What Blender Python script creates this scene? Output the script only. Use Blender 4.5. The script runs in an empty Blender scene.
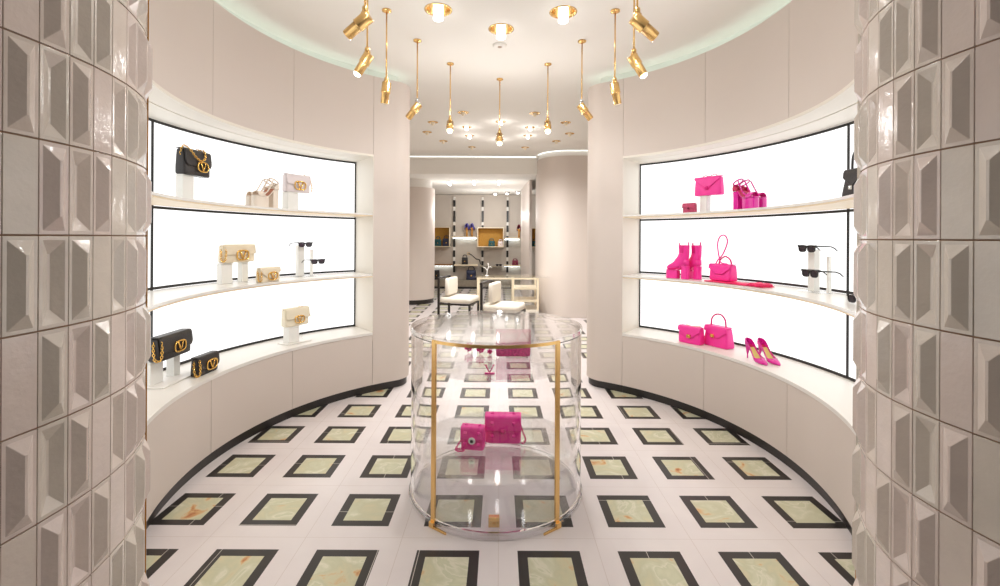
import bpy, math, random
from math import sin, cos, pi, radians, atan2, sqrt
from mathutils import Vector, Matrix
random.seed(7)
S = bpy.context.scene
COL = S.collection
CY = 3.0            # centre of the round room
RW = 1.89           # wall face radius
RP = 2.30           # lit panel radius
ZC = 3.15           # ceiling

# ---------------------------------------------------------------- materials
def srgb(r, g, b):
    f = lambda c: (c/255/12.92) if c <= 10 else ((c/255+0.055)/1.055)**2.4
    return (f(r), f(g), f(b), 1)

def mat(name, col, rough=0.5, metal=0.0, spec=0.5, bump=0.0, bscale=60, var=0.0, vscale=4, coat=0.0, aniso=None):
    m = bpy.data.materials.new(name); m.use_nodes = True
    nt = m.node_tree; b = nt.nodes['Principled BSDF']
    b.inputs['Base Color'].default_value = col
    b.inputs['Roughness'].default_value = rough
    b.inputs['Metallic'].default_value = metal
    b.inputs['Specular IOR Level'].default_value = spec
    if coat: b.inputs['Coat Weight'].default_value = coat; b.inputs['Coat Roughness'].default_value = 0.08
    tc = nt.nodes.new('ShaderNodeTexCoord')
    if bump:
        n = nt.nodes.new('ShaderNodeTexNoise'); n.inputs['Scale'].default_value = bscale; n.inputs['Detail'].default_value = 3
        bp = nt.nodes.new('ShaderNodeBump'); bp.inputs['Strength'].default_value = bump; bp.inputs['Distance'].default_value = 0.01
        nt.links.new(tc.outputs['Object'], n.inputs['Vector'])
        nt.links.new(n.outputs['Fac'], bp.inputs['Height']); nt.links.new(bp.outputs['Normal'], b.inputs['Normal'])
    if var:
        n = nt.nodes.new('ShaderNodeTexNoise'); n.inputs['Scale'].default_value = vscale; n.inputs['Detail'].default_value = 4
        nt.links.new(tc.outputs['Object'], n.inputs['Vector'])
        mp = nt.nodes.new('ShaderNodeMapRange'); mp.inputs['From Min'].default_value = .3; mp.inputs['From Max'].default_value = .7
        mp.inputs['To Min'].default_value = 1-var; mp.inputs['To Max'].default_value = 1+var
        nt.links.new(n.outputs['Fac'], mp.inputs['Value'])
        mx = nt.nodes.new('ShaderNodeMix'); mx.data_type = 'RGBA'; mx.blend_type = 'MULTIPLY'; mx.inputs[0].default_value = 1
        mx.inputs[6].default_value = col
        nt.links.new(mp.outputs['Result'], mx.inputs[7]); nt.links.new(mx.outputs[2], b.inputs['Base Color'])
    return m

def emit(name, col, st):
    m = bpy.data.materials.new(name); m.use_nodes = True
    nt = m.node_tree; nt.nodes.clear()
    o = nt.nodes.new('ShaderNodeOutputMaterial'); e = nt.nodes.new('ShaderNodeEmission')
    e.inputs['Color'].default_value = col; e.inputs['Strength'].default_value = st
    nt.links.new(e.outputs[0], o.inputs[0]); return m

def thin_glass(name, tint=(.975, .98, .98, 1), f0=.045, gloss=.03, top=.8, rough=.02, power=4.5):
    m = bpy.data.materials.new(name); m.use_nodes = True
    nt = m.node_tree; nt.nodes.clear()
    o = nt.nodes.new('ShaderNodeOutputMaterial'); mix = nt.nodes.new('ShaderNodeMixShader')
    t = nt.nodes.new('ShaderNodeBsdfTransparent'); t.inputs[0].default_value = tint
    g = nt.nodes.new('ShaderNodeBsdfGlossy'); g.inputs['Roughness'].default_value = rough; g.inputs[0].default_value = (.97, .97, .97, 1)
    lw = nt.nodes.new('ShaderNodeLayerWeight'); lw.inputs['Blend'].default_value = .5
    pw = nt.nodes.new('ShaderNodeMath'); pw.operation = 'POWER'; pw.inputs[1].default_value = power
    ml = nt.nodes.new('ShaderNodeMath'); ml.operation = 'MULTIPLY_ADD'; ml.inputs[1].default_value = top-f0; ml.inputs[2].default_value = f0
    nt.links.new(lw.outputs['Facing'], pw.inputs[0]); nt.links.new(pw.outputs[0], ml.inputs[0]); nt.links.new(ml.outputs[0], mix.inputs[0])
    nt.links.new(t.outputs[0], mix.inputs[1]); nt.links.new(g.outputs[0], mix.inputs[2]); nt.links.new(mix.outputs[0], o.inputs[0])
    return m

def solid_glass(name, col=(1, 1, 1, 1)):
    m = bpy.data.materials.new(name); m.use_nodes = True
    b = m.node_tree.nodes['Principled BSDF']
    b.inputs['Base Color'].default_value = col; b.inputs['Roughness'].default_value = 0.02
    b.inputs['Transmission Weight'].default_value = 1; b.inputs['IOR'].default_value = 1.42
    return m

M = {}
M['wall'] = mat('taupe_panel', srgb(213, 202, 194), .55, spec=.3, var=.012, vscale=1.5)
M['cab'] = mat('cabinet_panel', srgb(214, 203, 195), .5, spec=.3, var=.01, vscale=1.5)
M['seam'] = mat('seam_shadow_gap', srgb(168, 152, 140), .7)
M['seamlight'] = mat('seam_backing', srgb(176, 158, 140), .7)
M['ceil'] = mat('ceiling_paint', srgb(234, 231, 225), .8, spec=.2)
M['covep'] = mat('cove_paint', srgb(226, 230, 224), .8, spec=.2)
M['white'] = mat('white_lacquer', srgb(234, 231, 226), .35)
M['cream'] = mat('cream_lacquer', srgb(232, 226, 215), .45)
M['black'] = mat('black_metal', srgb(28, 26, 25), .4)
M['toe'] = mat('black_marble_base', srgb(38, 34, 32), .3, var=.2, vscale=12)
M['gold'] = mat('brushed_gold', srgb(236, 196, 130), .26, metal=1.0, bump=.03, bscale=200)
M['golddk'] = mat('aged_gold_trim', srgb(176, 124, 44), .3, metal=1.0)
M['goldjw'] = mat('polished_gold', srgb(240, 196, 110), .2, metal=1.0)
M['chrome'] = mat('polished_chrome', srgb(225, 225, 225), .12, metal=1.0)
M['shelf'] = mat('white_shelf', srgb(236, 234, 230), .25)
M['shelfedge'] = mat('oak_edge', srgb(228, 208, 176), .4)
M['riser'] = mat('white_riser', srgb(236, 236, 232), .45)
M['acry'] = thin_glass('clear_acrylic')
M['glass'] = thin_glass('case_glass', (.978, .978, .982, 1), .03, top=.75)
M['acrylic'] = thin_glass('thick_acrylic_sheet', (.968, .968, .974, 1), .07, top=.8, rough=.05, power=3.0)
M['glassedge'] = solid_glass('case_glass_edge')
M['blk'] = mat('black_leather', srgb(40, 36, 36), .38, bump=.15, bscale=350)
M['blkp'] = mat('black_acetate', srgb(26, 24, 26), .2)
M['lens'] = mat('dark_lens', srgb(48, 42, 50), .1)
M['ivory'] = mat('ivory_leather', srgb(232, 220, 196), .42, bump=.12, bscale=350)
M['cream2'] = mat('cream_leather', srgb(236, 228, 206), .42, bump=.12, bscale=350)
M['pale'] = mat('pearl_grey_leather', srgb(226, 216, 218), .35, bump=.2, bscale=250)
M['nude'] = mat('nude_leather', srgb(236, 224, 210), .38)
M['brown'] = mat('tan_lining', srgb(172, 104, 70), .5)
M['pink'] = mat('hot_pink_leather', srgb(247, 52, 160), .38, bump=.1, bscale=350)
M['pinkd'] = mat('deep_pink_leather', srgb(222, 14, 128), .4, bump=.1, bscale=350)
M['pinkpat'] = mat('pink_patent', srgb(226, 30, 160), .14, coat=.6)
M['pinklin'] = mat('crimson_lining', srgb(196, 22, 84), .5)
M['pinkred'] = mat('cerise_fabric', srgb(238, 36, 104), .6)
M['rose'] = mat('rose_sequins', srgb(224, 88, 130), .35, bump=.9, bscale=500, var=.25, vscale=220)
M['sequin'] = mat('pink_sequins', srgb(246, 84, 156), .25, bump=1.0, bscale=420, var=.3, vscale=160)
M['yellow'] = mat('yellow_insole', srgb(222, 204, 120), .5)
M['mustard'] = mat('mustard_velvet', srgb(196, 146, 62), .7, var=.08, vscale=30)
M['teal'] = mat('teal_leather', srgb(20, 80, 84), .4)
M['navy'] = mat('navy_leather', srgb(38, 44, 74), .4)
M['purple'] = mat('purple_satin', srgb(92, 84, 168), .4)
M['burg'] = mat('burgundy_leather', srgb(128, 22, 62), .4)
M['wood'] = mat('golden_wood', srgb(196, 138, 58), .5)
M['seat'] = mat('cream_boucle', srgb(226, 219, 206), .9, bump=.5, bscale=180)
M['chairblk'] = mat('black_lacquer', srgb(34, 28, 26), .35)
M['marble'] = mat('white_marble', srgb(226, 218, 206), .3, var=.06, vscale=6)
M['champ'] = mat('champagne_metal', srgb(242, 228, 200), .35, metal=.25)
M['farwall'] = mat('far_plaster', srgb(205, 196, 186), .7, var=.02, vscale=2)
M['greyp'] = mat('grey_plinth', srgb(150, 140, 124), .7, var=.1, vscale=12)
M['panel'] = emit('backlit_acrylic', (1, .995, .985, 1), 1.45)
M['cove'] = emit('cove_strip', (.86, 1, .92, 1), 3.6)
M['cove2'] = emit('passage_strip', (.97, 1, .96, 1), 2.2)
M['tube'] = emit('lamp_tube', (1, .98, .95, 1), 5.0)
M['bulb'] = emit('lamp_bulb', (1, .95, .86, 1), 5.0)
M['dimbulb'] = mat('frosted_bulb', srgb(240, 226, 200), .3)
M['ledstrip'] = emit('shelf_strip', (.86, .97, 1, 1), 7.0)

def tile_mat(name, c):
    m = mat(name, c, .13, spec=.55, var=.05, vscale=9)
    nt = m.node_tree; b = nt.nodes['Principled BSDF']
    tc = nt.nodes['Texture Coordinate']
    n1 = nt.nodes.new('ShaderNodeTexNoise'); n1.inputs['Scale'].default_value = 22; n1.inputs['Detail'].default_value = 2
    n2 = nt.nodes.new('ShaderNodeTexNoise'); n2.inputs['Scale'].default_value = 130; n2.inputs['Detail'].default_value = 2
    ad = nt.nodes.new('ShaderNodeMath'); ad.operation = 'MULTIPLY_ADD'; ad.inputs[1].default_value = .22
    bp = nt.nodes.new('ShaderNodeBump'); bp.inputs['Strength'].default_value = .3; bp.inputs['Distance'].default_value = .006
    nt.links.new(tc.outputs['Object'], n1.inputs['Vector']); nt.links.new(tc.outputs['Object'], n2.inputs['Vector'])
    nt.links.new(n2.outputs['Fac'], ad.inputs[0]); nt.links.new(n1.outputs['Fac'], ad.inputs[2])
    nt.links.new(ad.outputs[0], bp.inputs['Height']); nt.links.new(bp.outputs['Normal'], b.inputs['Normal'])
    return m
M['tile1'] = tile_mat('glazed_tile_taupe', srgb(212, 199, 189))
M['tile2'] = tile_mat('glazed_tile_grey', srgb(209, 199, 188))
M['tile3'] = tile_mat('glazed_tile_rose', srgb(214, 199, 191))
M['grout'] = mat('brown_grout', srgb(150, 122, 100), .9)

def floor_mat():
    m = bpy.data.materials.new('marble_and_onyx_floor'); m.use_nodes = True
    nt = m.node_tree; N = nt.nodes; L = nt.links; b = N['Principled BSDF']
    g = N.new('ShaderNodeTexCoord'); sx = N.new('ShaderNodeSeparateXYZ'); L.new(g.outputs['Object'], sx.inputs[0])
    def mth(op, a, c=None, d=None):
        n = N.new('ShaderNodeMath'); n.operation = op
        for i, v in enumerate((a, c, d)):
            if v is None: continue
            if isinstance(v, (int, float)): n.inputs[i].default_value = v
            else: L.new(v, n.inputs[i])
        return n.outputs[0]
    P = .48
    U = mth('DIVIDE', sx.outputs['X'], P); V = mth('ADD', mth('DIVIDE', mth('SUBTRACT', sx.outputs['Y'], 2.061), P), 20.5)
    U = mth('ADD', U, 20)
    cu, cv = mth('FLOOR', U), mth('FLOOR', V)
    u = mth('MULTIPLY', mth('SUBTRACT', mth('SUBTRACT', U, cu), .5), P); v = mth('MULTIPLY', mth('SUBTRACT', mth('SUBTRACT', V, cv), .5), P)
    a = mth('MAXIMUM', mth('ABSOLUTE', u), mth('ABSOLUTE', v))
    isframe = mth('LESS_THAN', a, .149); isonyx = mth('LESS_THAN', a, .1025); isgrout = mth('GREATER_THAN', a, .2388)
    cell = N.new('ShaderNodeCombineXYZ'); L.new(cu, cell.inputs[0]); L.new(cv, cell.inputs[1])
    wn = N.new('ShaderNodeTexWhiteNoise'); wn.noise_dimensions = '2D'; L.new(cell.outputs[0], wn.inputs['Vector'])
    sc = N.new('ShaderNodeSeparateColor'); L.new(wn.outputs['Color'], sc.inputs[0])
    # pale joints that cross the black frame in some cells
    ju = mth('LESS_THAN', mth('ABSOLUTE', mth('SUBTRACT', u, mth('MULTIPLY', mth('SUBTRACT', sc.outputs[0], .5), .3))), .0019)
    jv = mth('LESS_THAN', mth('ABSOLUTE', mth('SUBTRACT', v, mth('MULTIPLY', mth('SUBTRACT', sc.outputs[1], .5), .3))), .0019)
    j = mth('MULTIPLY', mth('MAXIMUM', mth('MULTIPLY', ju, mth('GREATER_THAN', sc.outputs[2], .45)), mth('MULTIPLY', jv, mth('LESS_THAN', sc.outputs[2], .5))), .8)
    # onyx
    off = N.new('ShaderNodeVectorMath'); off.operation = 'MULTIPLY_ADD'; L.new(cell.outputs[0], off.inputs[0]); off.inputs[1].default_value = (3.7, 5.3, 0); L.new(g.outputs['Object'], off.inputs[2])
    n1 = N.new('ShaderNodeTexNoise'); n1.inputs['Scale'].default_value = 5; n1.inputs['Detail'].default_value = 6; n1.inputs['Distortion'].default_value = 1.6; L.new(off.outputs[0], n1.inputs['Vector'])
    r1 = N.new('ShaderNodeValToRGB'); L.new(n1.outputs['Fac'], r1.inputs[0])
    e = r1.color_ramp.elements
    e[0].position = .27; e[0].color = srgb(176, 104, 56); e[1].position = .75; e[1].color = srgb(206, 204, 178)
    for p, c in ((.335, srgb(206, 166, 116)), (.39, srgb(202, 196, 164)), (.5, srgb(192, 191, 162)), (.58, srgb(202, 201, 176)), (.61, srgb(214, 210, 190)), (.64, srgb(192, 193, 164))):
        k = e.new(p); k.color = c
    # white marble
    n2 = N.new('ShaderNodeTexNoise'); n2.inputs['Scale'].default_value = 2.2; n2.inputs['Detail'].default_value = 5; n2.inputs['Distortion'].default_value = 1; L.new(g.outputs['Object'], n2.inputs['Vector'])
    r2 = N.new('ShaderNodeValToRGB'); L.new(n2.outputs['Fac'], r2.inputs[0])
    r2.color_ramp.elements[0].position = .3; r2.color_ramp.elements[0].color = srgb(216, 208, 208)
    r2.color_ramp.elements[1].position = .65; r2.color_ramp.elements[1].color = srgb(223, 216, 215)
    def mix(f, c1, c2):
        n = N.new('ShaderNodeMix'); n.data_type = 'RGBA'
        L.new(f, n.inputs[0])
        for i, c in ((6, c1), (7, c2)):
            if isinstance(c, tuple): n.inputs[i].default_value = c
            else: L.new(c, n.inputs[i])
        return n.outputs[2]
    base = mix(mth('MULTIPLY', isgrout, .45), r2.outputs[0], srgb(172, 152, 138))
    fr = mix(j, srgb(46, 42, 40), srgb(200, 192, 184))
    base = mix(isframe, base, fr); base = mix(isonyx, base, r1.outputs[0])
    L.new(base, b.inputs['Base Color'])
    b.inputs['Roughness'].default_value = .28; b.inputs['Specular IOR Level'].default_value = .35
    return m
M['floor'] = floor_mat()

# ---------------------------------------------------------------- mesh builder
class MB:
    def __init__(s): s.v = []; s.f = []; s.mi = []; s.sm = []
    def add(s, vs, fs, mi=0, smooth=False, mtx=None):
        o = len(s.v)
        s.v += [tuple(mtx @ Vector(p)) for p in vs] if mtx else [tuple(p) for p in vs]
        s.f += [tuple(i+o for i in f) for f in fs]
        s.mi += [mi]*len(fs); s.sm += [smooth]*len(fs); return s
    def box(s, c, d, mi=0, mtx=None):
        x, y, z = c; a, b, h = d[0]/2, d[1]/2, d[2]/2
        vs = [(x+i*a, y+j*b, z+k*h) for k in (-1, 1) for j in (-1, 1) for i in (-1, 1)]
        return s.add(vs, [(0, 2, 3, 1), (4, 5, 7, 6), (0, 1, 5, 4), (2, 6, 7, 3), (0, 4, 6, 2), (1, 3, 7, 5)], mi, False, mtx)
    def loft(s, rings, mi=0, smooth=True, caps=(True, True), closed=True, mtx=None, loop=False):
        n = len(rings[0]); vs = [p for r in rings for p in r]; fs = []
        R = len(rings)
        for i in range(R if loop else R-1):
            for j in range(n if closed else n-1):
                a = i*n+j; b = i*n+(j+1) % n; c = ((i+1) % R)*n+(j+1) % n; d = ((i+1) % R)*n+j
                fs.append((a, b, c, d))
        s.add(vs, fs, mi, smooth, mtx)
        o = len(s.v)-len(vs)
        if caps[0]: s.f.append(tuple(o+j for j in range(n))[::-1]); s.mi.append(mi); s.sm.append(False)
        if caps[1]: s.f.append(tuple(o+(R-1)*n+j for j in range(n))); s.mi.append(mi); s.sm.append(False)
        return s
    def cyl(s, p0, p1, r0, r1=None, n=24, mi=0, smooth=True):
        return s.lathe_axis(p0, p1, [(0, r0), (1, r0 if r1 is None else r1)], n, mi, smooth)
    def lathe_axis(s, p0, p1, prof, n=24, mi=0, smooth=True, caps=(True, True)):
        p0 = Vector(p0); p1 = Vector(p1); ax = p1-p0
        z = ax.normalized(); x = z.orthogonal().normalized(); y = z.cross(x)
        rings = [[p0+ax*t+(x*cos(2*pi*k/n)+y*sin(2*pi*k/n))*r for k in range(n)] for t, r in prof]
        return s.loft(rings, mi, smooth, caps)
    def tube(s, pts, r, n=8, closed=False, mi=0):
        pts = [Vector(p) for p in pts]; m = len(pts); rings = []; prev = None
        for i in range(m):
            if closed: t = (pts[(i+1) % m]-pts[i-1])
            else: t = pts[min(i+1, m-1)]-pts[max(i-1, 0)]
            t = t.normalized() if t.length > 1e-9 else Vector((0, 0, 1))
            if prev is None: x = t.orthogonal().normalized()
            else:
                x = prev-t*prev.dot(t); x = x.normalized() if x.length > 1e-6 else t.orthogonal().normalized()
            prev = x; y = t.cross(x); rr = r[i] if isinstance(r, (list, tuple)) else r
            rings.append([pts[i]+(x*cos(2*pi*k/n)+y*sin(2*pi*k/n))*rr for k in range(n)])
        return s.loft(rings, mi, True, (not closed, not closed), True, None, closed)
    def prism(s, poly, z0, z1, mi=0, smooth=False):
        return s.loft([[(x, y, z0) for x, y in poly], [(x, y, z1) for x, y in poly]], mi, smooth)
    def arc(s, sd, R0, R1, a0, a1, z0, z1, n=None, mi=0, smooth=True):
        """solid ring segment about the room's centre, angles in degrees from the side axis"""
        n = n or max(4, int(abs(a1-a0)/1.5)); rings = []
        for i in range(n+1):
            a = radians(a0+(a1-a0)*i/n); c, q = sd*cos(a), sin(a)
            rings.append([(c*R0, CY+q*R0, z0), (c*R1, CY+q*R1, z0), (c*R1, CY+q*R1, z1), (c*R0, CY+q*R0, z1)])
        return s.loft(rings, mi, False)
    def build(s, name, m=None, parent=None, bevel=0, seg=2, solid=0, sub=0, wn=False, autosmooth=False):
        me = bpy.data.meshes.new(name); me.from_pydata(s.v, [], s.f)
        ms = m if isinstance(m, (list, tuple)) else [m]
        for k in ms: me.materials.append(k)
        me.polygons.foreach_set('material_index', s.mi); me.polygons.foreach_set('use_smooth', s.sm)
        me.update()
        import bmesh
        bm = bmesh.new(); bm.from_mesh(me); bmesh.ops.recalc_face_normals(bm, faces=bm.faces); bm.to_mesh(me); bm.free()
        if autosmooth:
            me.polygons.foreach_set('use_smooth', [True]*len(me.polygons))
            me.set_sharp_from_angle(angle=radians(35))
        o = bpy.data.objects.new(name, me); COL.objects.link(o)
        if parent: o.parent = parent
        if solid:
            k = o.modifiers.new('solid', 'SOLIDIFY'); k.thickness = solid; k.offset = 1
        if sub:
            k = o.modifiers.new('sub', 'SUBSURF'); k.levels = sub; k.render_levels = sub
        if bevel:
            k = o.modifiers.new('bev', 'BEVEL'); k.width = bevel; k.segments = seg; k.limit_method = 'ANGLE'; k.angle_limit = radians(40)
        return o

def tag(o, label=None, cat=None, group=None, kind=None):
    for k, v in (('label', label), ('category', cat), ('group', group), ('kind', kind)):
        if v: o[k] = v
    return o
def struct(o): o['kind'] = 'structure'; return o
def empty(name, label=None, cat=None, group=None, loc=(0, 0, 0), rz=0):
    o = bpy.data.objects.new(name, None); COL.objects.link(o); o.empty_display_size = .05
    o.location = loc; o.rotation_euler = (0, 0, rz)
    return tag(o, label, cat, group)
def dup(o, parent=None, label=None):
    c = o.copy(); COL.objects.link(c)
    if parent: c.parent = parent
    for ch in list(o.children): dup(ch, c)
    if label: c['label'] = label
    return c
def onshelf(o, sd, ph, R, z, yaw=0):
    p = radians(ph)
    o.location = (sd*R*cos(p), CY+R*sin(p), z)
    o.rotation_euler = (0, 0, atan2(-sd*cos(p), sin(p))+radians(yaw)); return o
def P(sd, R, ph, z=0): return (sd*R*cos(radians(ph)), CY+R*sin(radians(ph)), z)

# ---------------------------------------------------------------- floor and ceilings
struct(MB().add([(-4.5, -2, 0), (4.5, -2, 0), (4.5, 14.6, 0), (-4.5, 14.6, 0)], [(0, 1, 2, 3)]).build('floor', M['floor']))

BIG = [(-.456, 3.34), (0, 3.645), (.453, 3.366), (-.456, 2.3), (.456, 2.3), (0, 1.7)]  # last three are added, out of view, to brighten the foreground
LIT = [(-.507, 6.88), (-.50, 7.46), (0, 6.55), (.44, 6.88), (.44, 7.44), (-.02, 7.75)]
GOLD = [(-1.15, 7.22), (-.97, 6.6), (-.98, 7.89), (-.52, 8.4), (-.495, 6.08), (.45, 8.4), (.95, 7.85), (1.09, 7.27), (.93, 6.58), (.45, 6.1)]
cm = MB().box((0, 3.7, ZC+.03), (9, 11.4, .06))
ceil = struct(cm.build('ceiling', M['ceil']))
cut = MB()
for x, y in BIG: cut.cyl((x, y, ZC-.05), (x, y, ZC+.2), .088, n=32)
for x, y in LIT+GOLD: cut.cyl((x, y, ZC-.05), (x, y, ZC+.2), .062, n=24)
co = cut.build('cutter', M['ceil'])
bm_ = ceil.modifiers.new('b', 'BOOLEAN'); bm_.object = co; bm_.operation = 'DIFFERENCE'; bm_.solver = 'EXACT'
dg = bpy.context.evaluated_depsgraph_get()
nm = bpy.data.meshes.new_from_object(ceil.evaluated_get(dg)); ceil.modifiers.clear(); ceil.data = nm
bpy.data.objects.remove(co)

# ---------------------------------------------------------------- round room walls
NR = .22
def nose(sd, off=0.0, n=18):
    """plan of the wall's rounded end: from the curved face round into the passage; off moves it into the wall"""
    a = radians(NOSE_AT[sd]); cx, cy = -cos(a)*(RW+NR), CY+sin(a)*(RW+NR)
    pts = []
    for i in range(n+1):
        th = -a+(pi/2+a)*i/n
        pts.append((cx+(NR-off)*cos(th), cy+(NR-off)*sin(th)))
    return [(-sd*x, y) for x, y in pts]
SEAMS_OF = {-1: [-51, -23.6, .8, 25.3, 49.7], 1: [-51, -23.6, .8, 26.0, 51.0]}
NOSE_AT = {-1: 56.65, 1: 57.65}
for sd, nmn in ((-1, 'left'), (1, 'right')):
    w = MB(); SEAMS = SEAMS_OF[sd]; PE = SEAMS[-1]
    # upper wall of curved panels
    for a0, a1 in zip(SEAMS, SEAMS[1:]):
        w.arc(sd, RW, RW+.03, a0+.045, a1-.045, 2.295, 3.05)
    w.arc(sd, RW+.03, RW+.12, -51, PE, 2.297, 2.98, mi=1)
    # full-height end: curved panel, rounded nose and return into the passage
    f = [(sd*RW*cos(radians(t)), CY+RW*sin(radians(t))) for t in [PE+.05+(NOSE_AT[sd]-.4-PE-.05)*i/5 for i in range(6)]]
    ns = nose(sd)
    face = f+ns+[(sd*3.4, ns[-1][1])]
    def offs(pts, d):
        out = []
        for i in range(len(pts)):
            p, q = pts[max(i-1, 0)], pts[min(i+1, len(pts)-1)]
            tx, ty = q[0]-p[0], q[1]-p[1]; l = sqrt(tx*tx+ty*ty)
            nx, ny = -ty/l*-sd, tx/l*-sd
            out.append((pts[i][0]+nx*d, pts[i][1]+ny*d))
        return out
    def sheet(pts, d0, d1, z0, z1, mi=0):
        A, B = offs(pts, d0), offs(pts, d1)
        w.loft([[(a[0], a[1], z0), (b[0], b[1], z0), (b[0], b[1], z1), (a[0], a[1], z1)] for a, b in zip(A, B)], mi, False)
    sheet(face, 0, .05, .075, 3.05)
    # cove trough behind the wall's top edge
    w.arc(sd, RW+.125, RW+.15, -51, PE, 3.0, ZC, mi=2)
    w.arc(sd, RW+.03, RW+.125, -51, PE, 3.0, 3.02, mi=2)
    sheet(face, .13, .15, 3.0, ZC, 2); sheet(face, .05, .13, 3.0, 3.02, 2)
    struct(w.build('wall_'+nmn, [M['wall'], M['seamlight'], M['covep']], autosmooth=True))
    # niche lining: soffit with its slot, back, jambs
    t = MB()
    t.arc(sd, RW+.0, 2.05, -51, PE, 2.275, 2.295)
    t.arc(sd, 2.062, RP+.05, -51, PE, 2.275, 2.295)
    t.arc(sd, 2.05, 2.062, -51, PE, 2.29, 2.3)
    t.arc(sd, RP+.02, RP+.05, -51, PE, 0.0, 2.295)
    t.arc(sd, RW, RP+.05, PE, PE+.4, .5, 2.295)
    t.arc(sd, RW, RP+.05, -51.4, -51, .5, 2.295)
    struct(t.build('trim_1' if sd < 0 else 'trim_2', M['cream'], autosmooth=True))
    # recessed black base
    b = MB(); b.arc(sd, RW+.02, RW+.06, -51, PE, 0, .075)
    fo = offs(face, .02); fi = offs(face, .05)
    b.loft([[(p[0], p[1], 0), (q[0], q[1], 0), (q[0], q[1], .075), (p[0], p[1], .075)] for p, q in zip(fo, fi)], 0, False)
    struct(b.build('baseboard_'+nmn, M['toe'], autosmooth=True))
    # cove light strip
    side = 'left' if sd < 0 else 'right'
    c = MB(); c.arc(sd, RW+.06, RW+.075, -50, PE-.7, 3.021, 3.03)
    fo = offs(face[:-1], .07); fi = offs(face[:-1], .085)
    c.loft([[(p[0], p[1], 3.021), (q[0], q[1], 3.021), (q[0], q[1], 3.03), (p[0], p[1], 3.03)] for p, q in zip(fo, fi)], 0, False)
    tag(c.build('cove_light', M['cove']), f'hidden light strip in the ceiling cove over the {"black bag" if sd < 0 else "pink bag"} wall', 'light strip')

# cabinets, ledges, shelves, lit panels
GOODS = {-1: 'black and ivory bags', 1: 'pink bags'}
CABL = {0: 'curved taupe cabinet front tucked behind the tiled pier, below the {}',
        1: 'curved taupe cabinet front beside the tiled pier, below the {}',
        2: 'curved taupe cabinet front in the middle of the run below the {}',
        3: 'curved taupe cabinet front next to the rounded wall end, below the {}'}
for sd in (-1, 1):
    SEAMS = SEAMS_OF[sd]; PE = SEAMS[-1]
    for i, (a0, a1) in enumerate(zip(SEAMS, SEAMS[1:])):
        r = empty('cabinet', CABL[i].format(GOODS[sd]), 'cabinet', 'curved base cabinets', P(sd, RW+.2, (a0+a1)/2))
        inv = Matrix.Translation(-Vector(r.location))
        d = MB().arc(sd, RW, RW+.022, max(a0, -46)+.06, a1-.06, .075, .553); d.v = [tuple(inv @ Vector(p)) for p in d.v]
        d.build('door', M['cab'], r, autosmooth=True)
        d = MB().arc(sd, RW+.024, RP-.02, max(a0, -46)+.01, a1-.01, .075, .553); d.v = [tuple(inv @ Vector(p)) for p in d.v]
        d.build('body', M['seamlight'], r, autosmooth=True)
    g = GOODS[sd]
    e = MB(); e.arc(sd, RW-.004, RP+.01, -50.95, PE-.05, .556, .58)
    tag(e.build('display_ledge', M['white'], autosmooth=True), f'white curved ledge on the cabinets carrying the lowest {g}', 'ledge')
    for z, lv, nm2 in ((1.727, 'top', 'upper'), (1.14, 'mid', 'lower')):
        r = empty('display_shelf', f'curved white {nm2} shelf in front of the lit panel holding {g}', 'shelf', 'curved wall shelves', P(sd, 2.1, 0, z))
        inv = Matrix.Translation(-Vector(r.location))
        for nm3, m_, R0, R1, z0, z1 in (('board', 'shelf', RW+.004, RP-.014, z-.016, z), ('edge', 'shelfedge', RW+.004, RP-.03, z-.026, z-.017)):
            d = MB().arc(sd, R0, R1, -50.9, PE-.1, z0, z1); d.v = [tuple(inv @ Vector(p)) for p in d.v]
            d.build(nm3, M[m_], r, autosmooth=True)
    for a0, a1, wh in ((-50.9, .93, 'half hidden by the tiled pier'), (1.07, PE-.1, 'in a black frame')):
        r = empty('light_panel', f'backlit white wall panel {wh}, behind the {g}', 'light panel', 'backlit wall panels', P(sd, RP, (a0+a1)/2, 0))
        inv = Matrix.Translation(-Vector(r.location))
        d = MB().arc(sd, RP, RP+.01, a0, a1, .585, 2.27); d.v = [tuple(inv @ Vector(p)) for p in d.v]
        d.build('diffuser', M['panel'], r, autosmooth=True)
        d = MB()
        for z in (.5905, 1.102, 1.1515, 1.690, 2.262): d.arc(sd, RP-.008, RP-.001, a0, a1, z-.009, z+.009)
        for a, wa in ((a0, .11), (a1, .11 if a1 < 10 else .30)): d.arc(sd, RP-.0085, RP-.0005, a-wa if a > a0 else a, a if a > a0 else a+wa, .585, 2.27, n=2)
        d.v = [tuple(inv @ Vector(p)) for p in d.v]
        d.build('frame', M['black'], r, autosmooth=True)

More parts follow.
